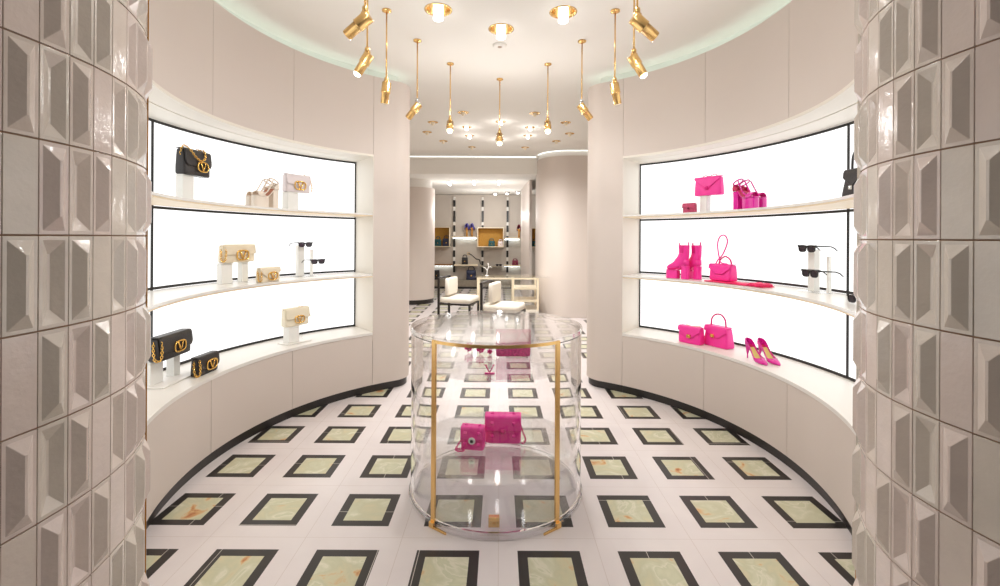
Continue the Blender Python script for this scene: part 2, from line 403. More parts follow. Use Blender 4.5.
# ---------------------------------------------------------------- tiled piers
def headpath(p0, heads, w=.073):
    pts = [p0]
    for h in heads:
        x, y = pts[-1]; pts.append((x-w*sin(radians(-h)), y+w*cos(radians(h))))
    return pts
SEQ = [0, 1, 2, 1, 0, 2, 1, 1, 0, 1, 2]
def pier(sd, fwd, ncols_back, start, name):
    fw = headpath(start, fwd)
    back = [start]; h = 5
    for i in range(ncols_back):
        h += 5; x, y = back[-1]; back.append((x-.073*sin(radians(h)), y-.073*cos(radians(h))))
    pts = back[::-1]+fw[1:]; o = len(back)-1
    X = lambda p: (-sd*p[0], p[1])   # paths are written for the side at negative X
    pts = [X(p) for p in pts]
    m = MB(); ntile = 0
    rnd = random.Random(5)
    for i in range(len(pts)-1):
        p, q = Vector((*pts[i], 0)), Vector((*pts[i+1], 0)); t = (q-p).normalized(); L = (q-p).length
        n = Vector((t.y, -t.x, 0))*(-sd)       # into the room
        ci = i-o
        def pt(a, b, z0, H, h): v = p+t*(a*L)+n*h; return (v.x, v.y, z0+b*H)
        for k in range(-7, 8):
            z0 = 1.5+.22*k; H = .22
            if z0 < 0: H = .22+z0; z0 = 0.0
            if z0+H > ZC: H = ZC-z0-.001
            seq = ci if k % 2 == 0 else ci+1
            ty = SEQ[seq % len(SEQ)] if seq >= 0 else (0, 1, 2)[(-seq) % 3]
            if H < .2: ty = 0
            ea, eb = .014, .0010/H*2.0
            mi = rnd.randrange(3)
            q4 = [(ea, eb), (1-ea, eb), (1-ea, 1-eb), (ea, 1-eb)]
            base = [pt(a, b, z0, H, -.006) for a, b in q4]; top = [pt(a, b, z0, H, 0) for a, b in q4]
            gq = [pt(a, b, z0, H, -.004) for a, b in ((0, 0), (1, 0), (1, 1), (0, 1))]; gi = [pt(a, b, z0, H, -.004) for a, b in q4]
            m.add(gq+gi, [(0, 1, 5, 4), (1, 2, 6, 5), (2, 3, 7, 6), (3, 0, 4, 7)], 3)
            sides = [(0, 1, 5, 4), (1, 2, 6, 5), (2, 3, 7, 6), (3, 0, 4, 7)]
            if ty == 0:
                m.add(base+top, sides+[(4, 5, 6, 7)], mi)
            else:
                hh = .0165 if ty == 1 else -.0135
                a0, a1, b0, b1 = .13, .87, .05, .95
                rg = [(a0, b0), (a1, b0), (a1, b1), (a0, b1)]
                fl = [pt(a, b, z0, H, 0) for a, b in rg]
                am, wd = .5, .04
                rd = [(am-wd, .2), (am+wd, .2), (am+wd, .8), (am-wd, .8)]
                rr = [pt(a, b, z0, H, hh) for a, b in rd]
                fs = sides+[(4, 5, 9, 8), (5, 6, 10, 9), (6, 7, 11, 10), (7, 4, 8, 11),
                            (8, 9, 13, 12), (9, 10, 14, 13), (10, 11, 15, 14), (11, 8, 12, 15), (12, 13, 14, 15)]
                m.add(base+top+fl+rr, fs, mi)
        # grout bed
    gp = [Vector((*p, 0)) for p in pts]
    rings = []
    for i, p in enumerate(gp):
        t = (gp[min(i+1, len(gp)-1)]-gp[max(i-1, 0)]).normalized(); n = Vector((t.y, -t.x, 0))*(-sd)
        a = p-n*.018; b = p-n*.04
        rings.append([(a.x, a.y, 0), (b.x, b.y, 0), (b.x, b.y, ZC-.001), (a.x, a.y, ZC-.001)])
    m.loft(rings, 3, False)
    struct(m.build(name, [M['tile1'], M['tile2'], M['tile3'], M['grout']], bevel=.0011, seg=2))
    # brass edge strip at the pier's end
    e = Vector((*pts[-1], 0)); t = (e-Vector((*pts[-2], 0))).normalized(); n = Vector((t.y, -t.x, 0))*(-sd)
    a = e+t*.001+n*.003; b = a+t*.006; c = b-n*.05; d = a-n*.05
    g = MB().prism([(v.x, v.y) for v in (a, b, c, d)], 0, ZC-.002)
    struct(g.build('trim_3' if sd < 0 else 'trim_4', M['golddk']))
pier(-1, [4, 1, -4, -10, -14, -20, -24, -31], 9, (-1.058, .979), 'wall_front_left')
pier(1, [5, 0, -6, -13, -20, -28, -31], 9, (-1.0774, 1.0486), 'wall_front_right')

# ---------------------------------------------------------------- passage and far room
w = MB()
arcp = [(3.4, 8.65)]+[(1.35-.6*sin(radians(t)), 9.25-.6*cos(radians(t))) for t in range(0, 91, 6)]+[(.75, 9.75)]
w.loft([[(x, y, 0), (x+.12, y+.12, 0), (x+.12, y+.12, ZC-.1), (x, y, ZC-.1)] for x, y in arcp], 0, False)
struct(w.build('wall_passage', M['wall'], autosmooth=True))
w = MB(); w.loft([[(x+.02, y+.02, ZC-.1), (x+.1, y+.1, ZC-.1), (x+.1, y+.1, ZC), (x+.02, y+.02, ZC)] for x, y in arcp], 0, False)
w.box((-1.3, 9.395, ZC-.02), (4.2, .03, .04))
struct(w.build('trim_5', M['white'], autosmooth=True))
for lab, pth in (('along the header of the far opening', [(-3.3, 9.365), (.72, 9.365)]), ('around the rounded wall beside the far opening', [(x-.012, y-.012) for x, y in arcp[:-2]])):
    c = MB(); c.loft([[(x, y, ZC-.012), (x+.008, y+.008, ZC-.012), (x+.008, y+.008, ZC-.002), (x, y, ZC-.002)] for x, y in pth], 0, False)
    tag(c.build('cove_light', M['cove2']), 'thin glowing ceiling line '+lab, 'light strip')
w = MB(); w.box((-1.33, 9.46, (2.8+ZC)/2), (4.16, .1, ZC-2.8))
struct(w.build('wall_header', M['ceil']))
w = MB(); w.box((-3.45, 7.2, 1.575), (.1, 4.4, 3.15)); struct(w.build('wall_passage_left', M['wall']))
w = MB(); w.box((3.45, 6.8, 1.575), (.1, 3.7, 3.15)); struct(w.build('wall_passage_right', M['wall']))
w = MB(); w.box((0, 12.0, 2.85), (7, 5.1, .08)); struct(w.build('ceiling_far', M['ceil']))
w = MB(); w.box((0, 14.05, 1.4), (7, .1, 2.8)); struct(w.build('wall_far', M['farwall']))
w = MB(); w.box((-3.45, 12, 1.4), (.1, 5, 2.8)); w.box((3.45, 12, 1.4), (.1, 5, 2.8)); struct(w.build('wall_far_side', M['farwall']))
# rounded wall end on the far room's near side
w = MB(); cpts = [(-3.4, 10.2)]+[(-2.02+.5*sin(radians(t)), 10.7-.5*cos(radians(t))) for t in range(0, 181, 6)]+[(-3.4, 11.2)]
w.prism(cpts, .1, 2.62)
struct(w.build('wall_far_left', M['wall'], autosmooth=True))
w = MB(); cp2 = [(-3.4, 10.22)]+[(-2.02+.48*sin(radians(t)), 10.7-.48*cos(radians(t))) for t in range(0, 181, 6)]+[(-3.4, 11.18)]
w.prism(cp2, 0, .1); struct(w.build('baseboard_far', M['toe'], autosmooth=True))
w = MB(); cp3 = [(-3.4, 10.26)]+[(-2.02+.44*sin(radians(t)), 10.7-.44*cos(radians(t))) for t in range(0, 181, 6)]+[(-3.4, 11.14)]
w.prism(cp3, 2.62, 2.81); struct(w.build('trim_6', M['white'], autosmooth=True))
# slim pilaster near the far opening
w = MB(); w.prism([(.57, 12.6), (.66, 10.4), (.72, 10.4), (.69, 12.6)], 0, 2.81); struct(w.build('wall_far_right', M['wall']))
FARY = 14.0

# far wall standards
sx_ = [(454, 'beside the first gold box'), (482.5, 'crossing the wide gold box'), (507.5, 'past the wide gold box')]
for px, wh in sx_:
    x = (px-500)/461*13.9
    m = MB(); z = .45; k = 0
    while z < 2.72:
        h = (.34, .12, .2, .1)[k % 4]; h = min(h, 2.75-z)
        m.box((x, FARY-.03, z+h/2), (.062, .05, h), mi=(0 if k % 2 == 0 else 1)); z += h; k += 1
    tag(m.build('shelf_standard', [M['black'], M['white']]), f'banded black and white upright on the far wall, {wh}', 'shelf standard', 'banded uprights on the far wall')
# gold display boxes
def gbox(x0, x1, z0, z1, label):
    r = empty('display_box', label, 'display box', 'gold boxes on the far wall', ((x0+x1)/2, FARY-.255, z0))
    W = x1-x0; H = z1-z0; T = .02; D = .38
    MB().box((0, D/2-.01, H/2), (W-.002, .01, H-.002)).build('back_panel', M['mustard'], r)
    m = MB(); m.box((0, 0, T/2), (W, D-.02, T)).box((0, 0, H-T/2), (W, D-.02, T)).box((-W/2+T/2, 0, H/2), (T, D-.02, H-2*T)).box((W/2-T/2, 0, H/2), (T, D-.02, H-2*T))
    m.build('surround', M['champ'], r, bevel=.002)
    return r
gbox(-2.35, -1.48, 1.22, 1.81, 'gold lined display box beside the rounded wall end')
gbox(-.67, .11, 1.22, 1.80, 'wide gold lined display box in the middle of the far wall')
gbox(.90, 1.5, 1.22, 1.80, 'gold lined display box glimpsed past the pilaster')
# far shelves
def fshelf(x0, x1, z, label, lit=True, m_='champ'):
    r = empty('wall_shelf', label, 'shelf', 'shelves on the far wall', ((x0+x1)/2, FARY-.19, z))
    MB().box((0, 0, -.02), (x1-x0, .34, .04)).build('board', M[m_], r, bevel=.003)
    if lit: MB().box((0, .12, -.05), (x1-x0-.04, .03, .02)).build('light_strip', M['ledstrip'], r)
fshelf(-1.44, -.70, 1.53, 'lit upper shelf of the far wall under the purple shoes')
fshelf(.13, .60, 1.50, 'lit upper shelf of the far wall under the burgundy shoe')
fshelf(-2.35, -1.42, .70, 'lower gold edged shelf of the far wall under the first gold box', True, 'golddk')
fshelf(-1.36, -.66, .70, 'lower shelf of the far wall under the black top handle bag', False)
fshelf(-.60, .06, .66, 'lower shelf of the far wall under the wide gold box', False, 'greyp')
fshelf(.12, .62, .69, 'lower lit shelf of the far wall under the burgundy bag')
m = MB().box((-.9, FARY-.25, .12), (3.0, .46, .24)); m.box((-.9, FARY-.24, .03), (3.02, .5, .06), 1)
tag(m.build('wall_plinth', [M['greyp'], M['black']], bevel=.004), 'low grey plinth with black base along the far wall', 'plinth')

# far downlights
for i, (px, py, lb) in enumerate([(449, 183, 'first'), (473.5, 182, 'middle'), (498.5, 182, 'last')]):
    d = 1.3*461/(237.7-py); x = (px-500)/461*d
    r = empty('linear_lamp', f'bright tube lamp on the far room ceiling, {lb} of three along the header', 'ceiling lamp', 'tube lamps of the far room', (x, d, 2.81))
    MB().lathe_axis((0, -.24, -.035), (0, .24, -.035), [(0, .02), (.05, .03), (.95, .03), (1, .02)], 14).build('tube', M['tube'], r)
    MB().box((0, 0, -.007), (.09, .5, .012)).build('mount', M['chrome'], r, bevel=.002)
for i, (px, py, lb) in enumerate([(495, 195, 'first'), (507, 196, 'middle'), (517.5, 197, 'last')]):
    d = 1.3*461/(238-py); d = min(d, 13.3-.2*i); x = (px-500)/461*d
    r = empty('spot_lamp', f'small round lamp by the far shelves, {lb} of the three', 'ceiling lamp', 'round lamps of the far room', (x, d, 2.81))
    MB().lathe_axis((0, 0, 0), (0, 0, -.05), [(0, .07), (1, .06)], 16).build('housing', M['chrome'], r)
    MB().lathe_axis((0, 0, -.051), (0, 0, -.09), [(0, .05), (.6, .04), (1, .012)], 16).build('bulb', M['tube'], r)

# ---------------------------------------------------------------- ceiling lights
def downlight(x, y, R, kind, label, group):
    r = empty('ceiling_downlight', label, 'ceiling light', group, (x, y, ZC))
    prof = [(R+.012, -.001), (R+.012, -.004), (R-.002, -.005), (R*.93, .012), (R*.8, .05), (R*.4, .058)]
    rings = [[(rr*cos(2*pi*k/32), rr*sin(2*pi*k/32), z) for k in range(32)] for rr, z in prof]
    MB().loft(rings, 0, True, (False, True)).build('reflector', M['gold'], r)
    if kind == 'big':
        MB().lathe_axis((0, 0, .055), (0, 0, -.075), [(0, .036), (.97, .036), (1, .03)], 24).build('tube', M['tube'], r)
    elif kind == 'lit':
        MB().lathe_axis((0, 0, .055), (0, 0, -.05), [(0, .026), (.95, .026), (1, .02)], 18).build('tube', M['tube'], r)
    else:
        MB().lathe_axis((0, 0, .056), (0, 0, -.05), [(0, .03), (.45, .036), (.46, .03), (.8, .026), (1, .01)], 18).build('bulb', M['dimbulb'], r)
        MB().lathe_axis((0, 0, .0555), (0, 0, -.004), [(0, .042), (1, .042)], 18).build('socket', M['gold'], r)
for (x, y), lb in zip(BIG, ('near the black bag wall', 'ahead of the smoke detector', 'near the pink bag wall', 'added unseen above the entrance, black bag side', 'added unseen above the entrance, pink bag side', 'added unseen above the entrance between the tiled piers')):
    downlight(x, y, .088, 'big', f'large recessed ceiling light with glowing tube, {lb}', 'large recessed lights')
for (x, y), lb in zip(LIT, ('at the near left of the inner ring', 'at the far left of the inner ring', 'at the near end of the inner ring', 'at the near right of the inner ring', 'at the far right of the inner ring', 'half hidden behind the last hanging spotlight')):
    downlight(x, y, .062, 'lit', f'glowing recessed ceiling light {lb}', 'inner ring of lit recessed lights')
for (x, y), lb in zip(GOLD, ('outermost on the left', 'second nearest on the left', 'second farthest on the left', 'farthest on the left, by the header', 'nearest on the left', 'farthest on the right, by the header', 'second farthest on the right', 'outermost on the right', 'second nearest on the right', 'nearest on the right')):
    downlight(x, y, .062, 'gold', f'unlit gold recessed ceiling light of the outer ring, {lb}', 'outer ring of gold recessed lights')
r = empty('smoke_detector', 'small flat beige smoke detector on the ceiling behind the middle recessed light', 'smoke detector', None, (-.01, 3.95, ZC))
MB().lathe_axis((0, 0, 0), (0, 0, -.016), [(0, .062), (.7, .06), (1, .05)], 28).build('housing', M['ceil'], r)
MB().lathe_axis((0, 0, -.016), (0, 0, -.02), [(0, .02), (1, .016)], 16).build('sensor', M['seamlight'], r)

# hanging spotlights: x, y, head z, aim vector, lit?, label
LAMPS = []
def spot(x, y, zj, aim, lit, label, scale=1.0, joint='gold', short=False):
    r = empty('hanging_spotlight', label, 'spotlight', 'brass spotlights hanging on rods', (x, y, ZC))
    MB().lathe_axis((0, 0, 0), (0, 0, -.02), [(0, .034), (.5, .034), (.8, .02), (1, .01)], 24).build('ceiling_rose', M['gold'], r)
    z = zj-ZC
    MB().cyl((0, 0, -.018), (0, 0, z+.02), .0055, n=10).build('rod', M['gold'], r)
    a = Vector(aim).normalized(); J = Vector((0, 0, z))
    back = J+Vector((0, 0, -.04))
    MB().lathe_axis((0, 0, z+.024), (0, 0, z-.02), [(0, .008), (.2, .015), (.8, .015), (1, .008)], 14).cyl(J+Vector((-.02, 0, -.012)), J+Vector((.02, 0, -.012)), .007, n=10).build('swivel_joint', M[joint], r)
    p0 = J+a*(-.03)+Vector((0, 0, -.045)); L = .155*scale
    hb = MB().lathe_axis(p0, p0+a*L, [(0, .020), (.02, .033), (.46, .033), (.47, .0345), (.50, .0345), (.51, .028), (.97, .028), (1, .026)], 28)
    hb.build('lamp_head', M['gold'], r, autosmooth=False)
    q = p0+a*L
    if lit: LAMPS.append((x+q.x+a.x*.07, y+q.y+a.y*.07, ZC+q.z+a.z*.07))
    if lit: MB().lathe_axis(q-a*.004, q+a*.022, [(0, .024), (.55, .023), (.85, .015), (1, .004)], 20).build('bulb', M['bulb'], r)
    else: MB().lathe_axis(q-a*.002, q+a*.003, [(0, .024), (1, .022)], 20).build('lens', M['dimbulb'], r)
spot(-.685, 2.32, 2.64, (-.78, .2, -.55), False, 'closest hanging brass spotlight on the black bag side, tilted towards the wall')
spot(-.83, 2.86, 2.655, (-.55, .1, -.8), True, 'lit two-stage brass spotlight second along the black bag side', .9)
spot(-.832, 3.35, 2.64, (-.14, .1, -1), False, 'slim brass spotlight hanging almost straight down on the black bag side')
spot(-.70, 3.86, 2.64, (-.62, .2, -.7), False, 'brass spotlight tilted towards the rounded wall end on the black bag side', 1.0, 'chrome')
spot(-.479, 4.37, 2.62, (.06, -.75, -.7), True, 'brass spotlight aimed at the viewer, one before the last on the black bag side')
spot(-.01, 4.79, 2.60, (0, -.7, -.75), True, 'brass spotlight hanging farthest away at the middle of the row')
spot(.446, 4.37, 2.62, (-.06, -.75, -.7), True, 'brass spotlight aimed at the viewer, one before the last on the pink bag side')
spot(.678, 3.857, 2.64, (.62, .2, -.7), False, 'brass spotlight tilted towards the rounded wall end on the pink bag side', 1.0, 'chrome')
spot(.826, 3.34, 2.64, (.2, .1, -1), False, 'slim brass spotlight hanging almost straight down on the pink bag side')
spot(.825, 2.86, 2.655, (.55, .1, -.8), True, 'lit two-stage brass spotlight second along the pink bag side', .9)
spot(.685, 2.32, 2.64, (.78, .2, -.55), False, 'closest hanging brass spotlight on the pink bag side, tilted towards the wall')

# ---------------------------------------------------------------- goods
def sup(w, d, n=6, N=44):
    out = []
    for k in range(N):
        a = 2*pi*k/N; c, q = cos(a), sin(a)
        out.append((w/2*math.copysign(abs(c)**(2/n), c), d/2*math.copysign(abs(q)**(2/n), q)))
    return out
def depth_at(d, t): return d*(1-.28*t**1.5)
def body(w, d, h, taper=0.0, n=7):
    rings = []
    for t, k in ((0, .93), (.015, .97), (.05, 1), (.25, 1.01), (.5, 1.01), (.75, 1.005), (.93, 1), (.98, .975), (1, .93)):
        ww = w*k*(1-taper*t); dd = depth_at(d, t)*(1+1.4*(k-1))
        rings.append([(x, y, t*h) for x, y in sup(ww, dd, n)])
    return MB().loft(rings)
def flap(w, d, h, length, shape, over=.004, nu=24, nv=16, wk=1.012, skew=0.0):
    """shape(u) in 0..1 says how far down the front the flap reaches at u (-1..1)"""
    dt = depth_at(d, 1)
    g = []
    for j in range(nv+1):
        row = []
        for i in range(nu+1):
            u = -1+2*i/nu; Lf = length*shape(u); back = dt*.95
            tot = back+Lf; s = tot*j/nv
            if s < back: y = dt*.45-s; z = h+over*.8
            else:
                z = h+over*.8-(s-back); t = max(0, min(1, z/h)); y = -depth_at(d, t)/2*1.01-over
                if s-back < .012: y = -dt/2*1.0-over*((s-back)/.012)
            row.append((u*w/2*wk, y, z))
        g.append(row)
    m = MB(); m.loft(g, 0, True, (False, False), closed=False); return m
def lk(t, a, b): return a+(b-a)*t
def ovalV(w=.075, h=.05, r=.0042, y=0, z=0, x=0, tilt=0):
    m = MB(); N = 36; e = 3.0
    pts = []
    for k in range(N):
        a = 2*pi*k/N; c, q = cos(a), sin(a)
        pts.append((x+w/2*math.copysign(abs(c)**(2/e), c), y, z+h/2*math.copysign(abs(q)**(2/e), q)))
    m.tube(pts, r, 8, True)
    m.tube([(x-w*.24, y-.001, z+h*.40), (x-w*.12, y-.002, z), (x, y-.002, z-h*.42)], r*1.05, 8)
    m.tube([(x, y-.002, z-h*.42), (x+w*.12, y-.002, z), (x+w*.24, y-.001, z+h*.40)], r*.85, 8)
    m.tube([(x-w*.33, y-.001, z+h*.40), (x-w*.15, y-.001, z+h*.40)], r*.7, 6)
    m.tube([(x+w*.15, y-.001, z+h*.40), (x+w*.33, y-.001, z+h*.40)], r*.7, 6)
    return m
def chain(pts, ll=.012, wr=.0016, m=None):
    """chain of oval links along a polyline"""
    m = m or MB(); pts = [Vector(p) for p in pts]
    acc = [0]
    for a, b in zip(pts, pts[1:]): acc.append(acc[-1]+(b-a).length)
    n = max(3, int(acc[-1]/(ll*.78)))
    def at(s):
        for i in range(len(pts)-1):
            if s <= acc[i+1] or i == len(pts)-2:
                t = (s-acc[i])/max(1e-9, acc[i+1]-acc[i]); return pts[i].lerp(pts[i+1], t), (pts[i+1]-pts[i]).normalized()
    for k in range(n):
        c, t = at(acc[-1]*(k+.5)/n)
        up = t.orthogonal().normalized(); sdv = t.cross(up)
        if k % 2: up, sdv = sdv, up
        ring = [c+t*(ll*.58*cos(2*pi*i/10))+up*(ll*.36*sin(2*pi*i/10)) for i in range(10)]
        m.tube(ring, wr, 5, True)
    return m
def curve3(pts, n=24):
    """Catmull-Rom through points"""
    p = [Vector(q) for q in pts]; p = [p[0]*2-p[1]]+p+[p[-1]*2-p[-2]]; out = []
    seg = len(p)-3
    for i in range(seg):
        for k in range(n//seg+1):
            t = k/(n//seg+1); a, b, c, d = p[i:i+4]
            out.append(.5*((2*b)+(c-a)*t+(2*a-5*b+4*c-d)*t*t+(3*b-a-3*c+d)*t**3))
    out.append(p[-2]); return out
def round_flap(u, c=.25): 
    a = abs(u)
    return 1 if a < 1-c else .72+.28*sqrt(max(0, 1-((a-(1-c))/c)**2))
def v_flap(u, low=.42): return low+(1-low)*(1-abs(u))
def trap_flap(u): a = abs(u); return 1 if a < .35 else 1-.55*min(1, (a-.35)/.55)

def bag(label, w, d, h, col, sd, ph, R, z, yaw=0, shape=round_flap, flen=.62, clasp='V', chainp=None, cm='goldjw', group=None, clx=0.0, clz=.40, cls=1.0, studs=False, handle=None, hm=None, kind='handbag', taper=0.0, free=None, chain_ll=.014, fcol=None):
    r = empty(kind, label, 'bag', group)
    if free: r.location = free[0]; r.rotation_euler = (0, 0, radians(free[1]))
    else: onshelf(r, sd, ph, R, z, yaw)
    body(w, d, h, taper).build('body', M[col], r, autosmooth=False)
    flap(w*(1-taper*.8), d, h, h*flen, shape).build('flap', M[fcol or col], r, solid=.0045)
    yc = -depth_at(d, clz)/2-.012
    if clasp == 'V':
        ovalV(.085*cls, .056*cls, .0045*cls, yc, clz*h, clx).build('clasp', M['goldjw'], r)
    elif clasp == 'turn':
        k = MB(); k.box((clx, yc, clz*h), (.034*cls, .01, .026*cls)); k.lathe_axis((clx, yc-.005, clz*h), (clx, yc-.014, clz*h), [(0, .012*cls), (.6, .011*cls), (1, .006*cls)], 12)
        k.build('clasp', M['goldjw'], r, bevel=.002)
    elif clasp == 'stud':
        k = MB(); k.lathe_axis((clx, yc+.004, clz*h), (clx, yc-.012, clz*h), [(0, .018*cls), (.5, .016*cls), (1, .004)], 4)
        k.build('clasp', M[cm], r)
    if studs:
        k = MB()
        for sx in (-.3, .3):
            for zz, dy in ((.78, 0), (.3, 0)):
                yy = -depth_at(d, zz)/2-.007; k.lathe_axis((sx*w, yy, zz*h), (sx*w, yy-.014, zz*h), [(0, .014), (.5, .013), (1, .002)], 4)
            k.lathe_axis((sx*w, 0, h+.004), (sx*w, 0, h+.018), [(0, .014), (.5, .013), (1, .002)], 4)
        k.build('studs', M[fcol or col], r)
    if chainp: chain(curve3(chainp, 30), chain_ll, chain_ll*.15).build('chain_strap', M[cm], r)
    if handle: MB().tube(curve3(handle, 28), .0065, 8).build('handle', M[hm or col], r)
    return r

def riser(label, sd, ph, R, z, blocks, plate=None, clear=None, group='white risers under the goods'):
    r = empty('display_riser', label, 'riser', group); onshelf(r, sd, ph, R, z)
    for (x, y, w, d, h) in blocks:
        b = MB(); z0 = .007 if plate else .0
        b.box((x, y, (h-.012+z0)/2), (w, d, h-.012-z0)); b.box((x, y, h-.005), (w+.006, d+.006, .008)); b.box((x, y, h-.0105), (w-.006, d-.006, .003))
        b.build('block', M['riser'], r, bevel=.0015)
    if plate: MB().box((plate[0], plate[1], .0035), (plate[2], plate[3], .006)).build('base_plate', M['white'], r, bevel=.0012)
    for (x, y, w, d, h) in (clear or []):
        c = MB(); c.box((x, y, (h+.002)/2), (w, d, h-.002))
        c.build('acrylic_post', M['acry'], r, bevel=.001)
    return r

# left wall, upper shelf (z 1.727)
ZT, ZM, ZL = 1.728, 1.141, .581
riser('white block and clear post raising the black bag with looped gold chain', -1, 3.0, 2.08, ZT, [(-.055, .01, .10, .05, .178)], None, [(.055, 0, .05, .06, .178)])
bag('black flap bag with a gold chain looped over its front, on the upper shelf', .245, .08, .165, 'blk', -1, 3.2, 2.08, ZT+.179, 0, round_flap, .66,
    chainp=[(-.118, 0, .12), (-.12, -.02, .18), (-.10, -.05, .165), (-.05, -.06, .115), (.0, -.06, .10), (.04, -.056, .125), (.055, -.035, .175), (.03, .0, .18)], clx=.03, clz=.38, chain_ll=.016, cls=1.15)
riser('white block and clear post raising the pearl grey bag', -1, 29.8, 2.06, ZT, [(-.05, 0, .10, .08, .156)], None, [(.05, 0, .07, .07, .156)])
bag('pearl grey flap bag with gold emblem on the upper shelf beside nude sandals', .235, .075, .148, 'pale', -1, 30, 2.06, ZT+.157, 0, round_flap, .6, clx=.008, clz=.40,
    chainp=[(.07, -.01, .16), (.11, -.03, .13), (.125, -.045, .06), (.122, -.045, .01)], cm='goldjw', chain_ll=.013, cls=1.25)
# left wall, lower shelf
riser('pair of white blocks raising the long ivory bag', -1, 15.6, 2.14, ZM, [(-.085, 0, .10, .045, .158), (.085, .0, .06, .045, .158)])
bag('long ivory flap bag with gold emblem raised on two white blocks', .29, .075, .130, 'ivory', -1, 16.0, 2.13, ZM+.159, 0, lambda u: .5+.5*round_flap(u, .5), .58, clx=.015, clz=.42, cls=1.3,
    chainp=[(-.145, .0, .10), (-.158, -.015, .05), (-.155, -.02, .014), (-.15, -.042, .014), (-.142, -.046, .06), (-.138, -.04, .10)], chain_ll=.017)
bag('small ivory bag with gold emblem standing directly on the lower shelf', .195, .06, .106, 'ivory', -1, 20.4, 1.98, ZM, 0, trap_flap, .75, clx=.015, clz=.42, cls=1.05,
    chainp=[(-.098, .0, .085), (-.108, -.015, .05), (-.107, -.02, .012), (-.102, -.04, .012), (-.096, -.04, .05), (-.093, -.03, .085)], chain_ll=.015)
# left ledge
riser('pair of white blocks on a plate raising the long black bag', -1, -1.8, 2.12, ZL, [(-.09, .02, .11, .05, .15), (.095, .02, .06, .05, .15)], (0, 0, .34, .2))
bag('long black flap bag with gold emblem raised on white blocks on the ledge', .30, .085, .140, 'blk', -1, -1.6, 2.10, ZL+.152, 0, round_flap, .7, clx=.02, clz=.45, cls=1.2,
    chainp=[(-.15, .0, .12), (-.163, -.01, .06), (-.164, -.02, .014), (-.155, -.047, .014), (-.147, -.05, .07), (-.142, -.04, .12)], chain_ll=.017)
bag('small black bag with gold emblem standing directly on the ledge', .20, .062, .118, 'blk', -1, 2.9, 1.985, ZL, 0, round_flap, .7, clx=.02, clz=.47, cls=1.15,
    chainp=[(-.1, .0, .1), (-.112, -.01, .05), (-.112, -.02, .012), (-.105, -.042, .012), (-.1, -.044, .06), (-.095, -.034, .105)], chain_ll=.015)
riser('white block on a plate raising the cream bag', -1, 29.7, 2.06, ZL, [(-.03, 0, .10, .08, .145)], (0, -.01, .24, .14), [(.07, .02, .012, .06, .145)])
bag('cream flap bag with gold emblem on a single white block on the ledge', .23, .08, .146, 'cream2', -1, 29.9, 2.06, ZL+.146, 0, round_flap, .62, clx=.012, clz=.38, cls=1.1,
    chainp=[(.03, 0, .156), (.08, -.02, .145), (.11, -.035, .10), (.122, -.045, .06)], chain_ll=.013)
# right wall, upper shelf
bag('little rose sequinned card purse standing on the upper shelf', .125, .035, .082, 'rose', 1, 33.2, 2.02, ZT, 0, lambda u: 1, .5, clasp='stud', cls=.7, clz=.5, kind='purse', cm='burg')
riser('white block and clear post raising the pink envelope bag', 1, 29.3, 2.08, ZT, [(-.03, 0, .065, .06, .148)], None, [(.05, 0, .06, .06, .148)])
bag('pink envelope bag raised on a block on the upper shelf', .25, .07, .155, 'pink', 1, 29.1, 2.08, ZT+.149, 4, lambda u: v_flap(u-.0, .15), .72, clasp='stud', clz=.40, cls=1.2, taper=.06, cm='pinkd',
    handle=None, chainp=[(-.06, .01, .155), (-.05, .0, .172), (-.03, .0, .175), (.0, .0, .166), (.05, .0, .18), (.07, .0, .17), (.08, .01, .156)], chain_ll=.009)
bag('black quilted bag half hidden by the tiled pier on the upper shelf', .20, .09, .17, 'blk', 1, -10.5, 2.08, ZT, 10, v_flap, .6, clasp='stud', cm='chrome', taper=.35, handle=[(-.06, 0, .16), (-.05, 0, .26), (0, 0, .30), (.05, 0, .26), (.06, 0, .16)], hm='blk')
# right wall, lower shelf
hb = bag('pink top-handle bag with a tall looped strap on the lower shelf', .215, .10, .13, 'pink', 1, 24.5, 2.05, ZM+.012, -3, trap_flap, .62, clasp=None,
    handle=[(-.045, 0, .13), (-.03, 0, .17), (.02, 0, .20), (.07, 0, .175), (.085, 0, .13)], hm='pinkd')
MB().tube(curve3([(-.06, -.02, .13), (-.04, -.02, .165), (.01, -.015, .22), (.05, -.01, .32), (.025, -.01, .375), (-.025, -.01, .365), (-.05, -.01, .30), (-.03, -.015, .2), (-.005, -.02, .15), (.06, -.02, .14)], 50), .0055, 8).build('shoulder_strap', M['pink'], hb)
# cerise scarf laid flat
r = empty('folded_scarf', 'long flat cerise folded scarf lying under the pink top-handle bag', 'scarf'); onshelf(r, 1, 19.5, 2.02, ZM)
m = MB(); n = 30; rings = []
for i in range(n+1):
    x = -.27+.54*i/n; th = .009+.002*sin(i*1.3) if x < .14 else .016+.012*abs(sin(i*1.9)); ww = .075 if x < .14 else .06+.01*sin(i*2.1)
    # follow the curve of the shelf
    yb = (x*x)/(2*2.02)*1.0
    yb = -yb
    rings.append([(x, yb-ww, 0.001), (x, yb+ww, .001), (x, yb+ww*.97, th), (x, yb+ww*.4, th*1.06), (x, yb-ww*.3, th*.95), (x, yb-ww*.97, th)])
m.loft(rings, 0, True); m.build('cloth', M['pinkred'], r)
m = MB()
for k in range(14):
    m.tube([(.272, -.02-.06+.009*k, .008), (.293, -.025-.06+.009*k+random.uniform(-.004, .004), .004)], .0022, 5)
m.build('fringe', M['pinkred'], r)
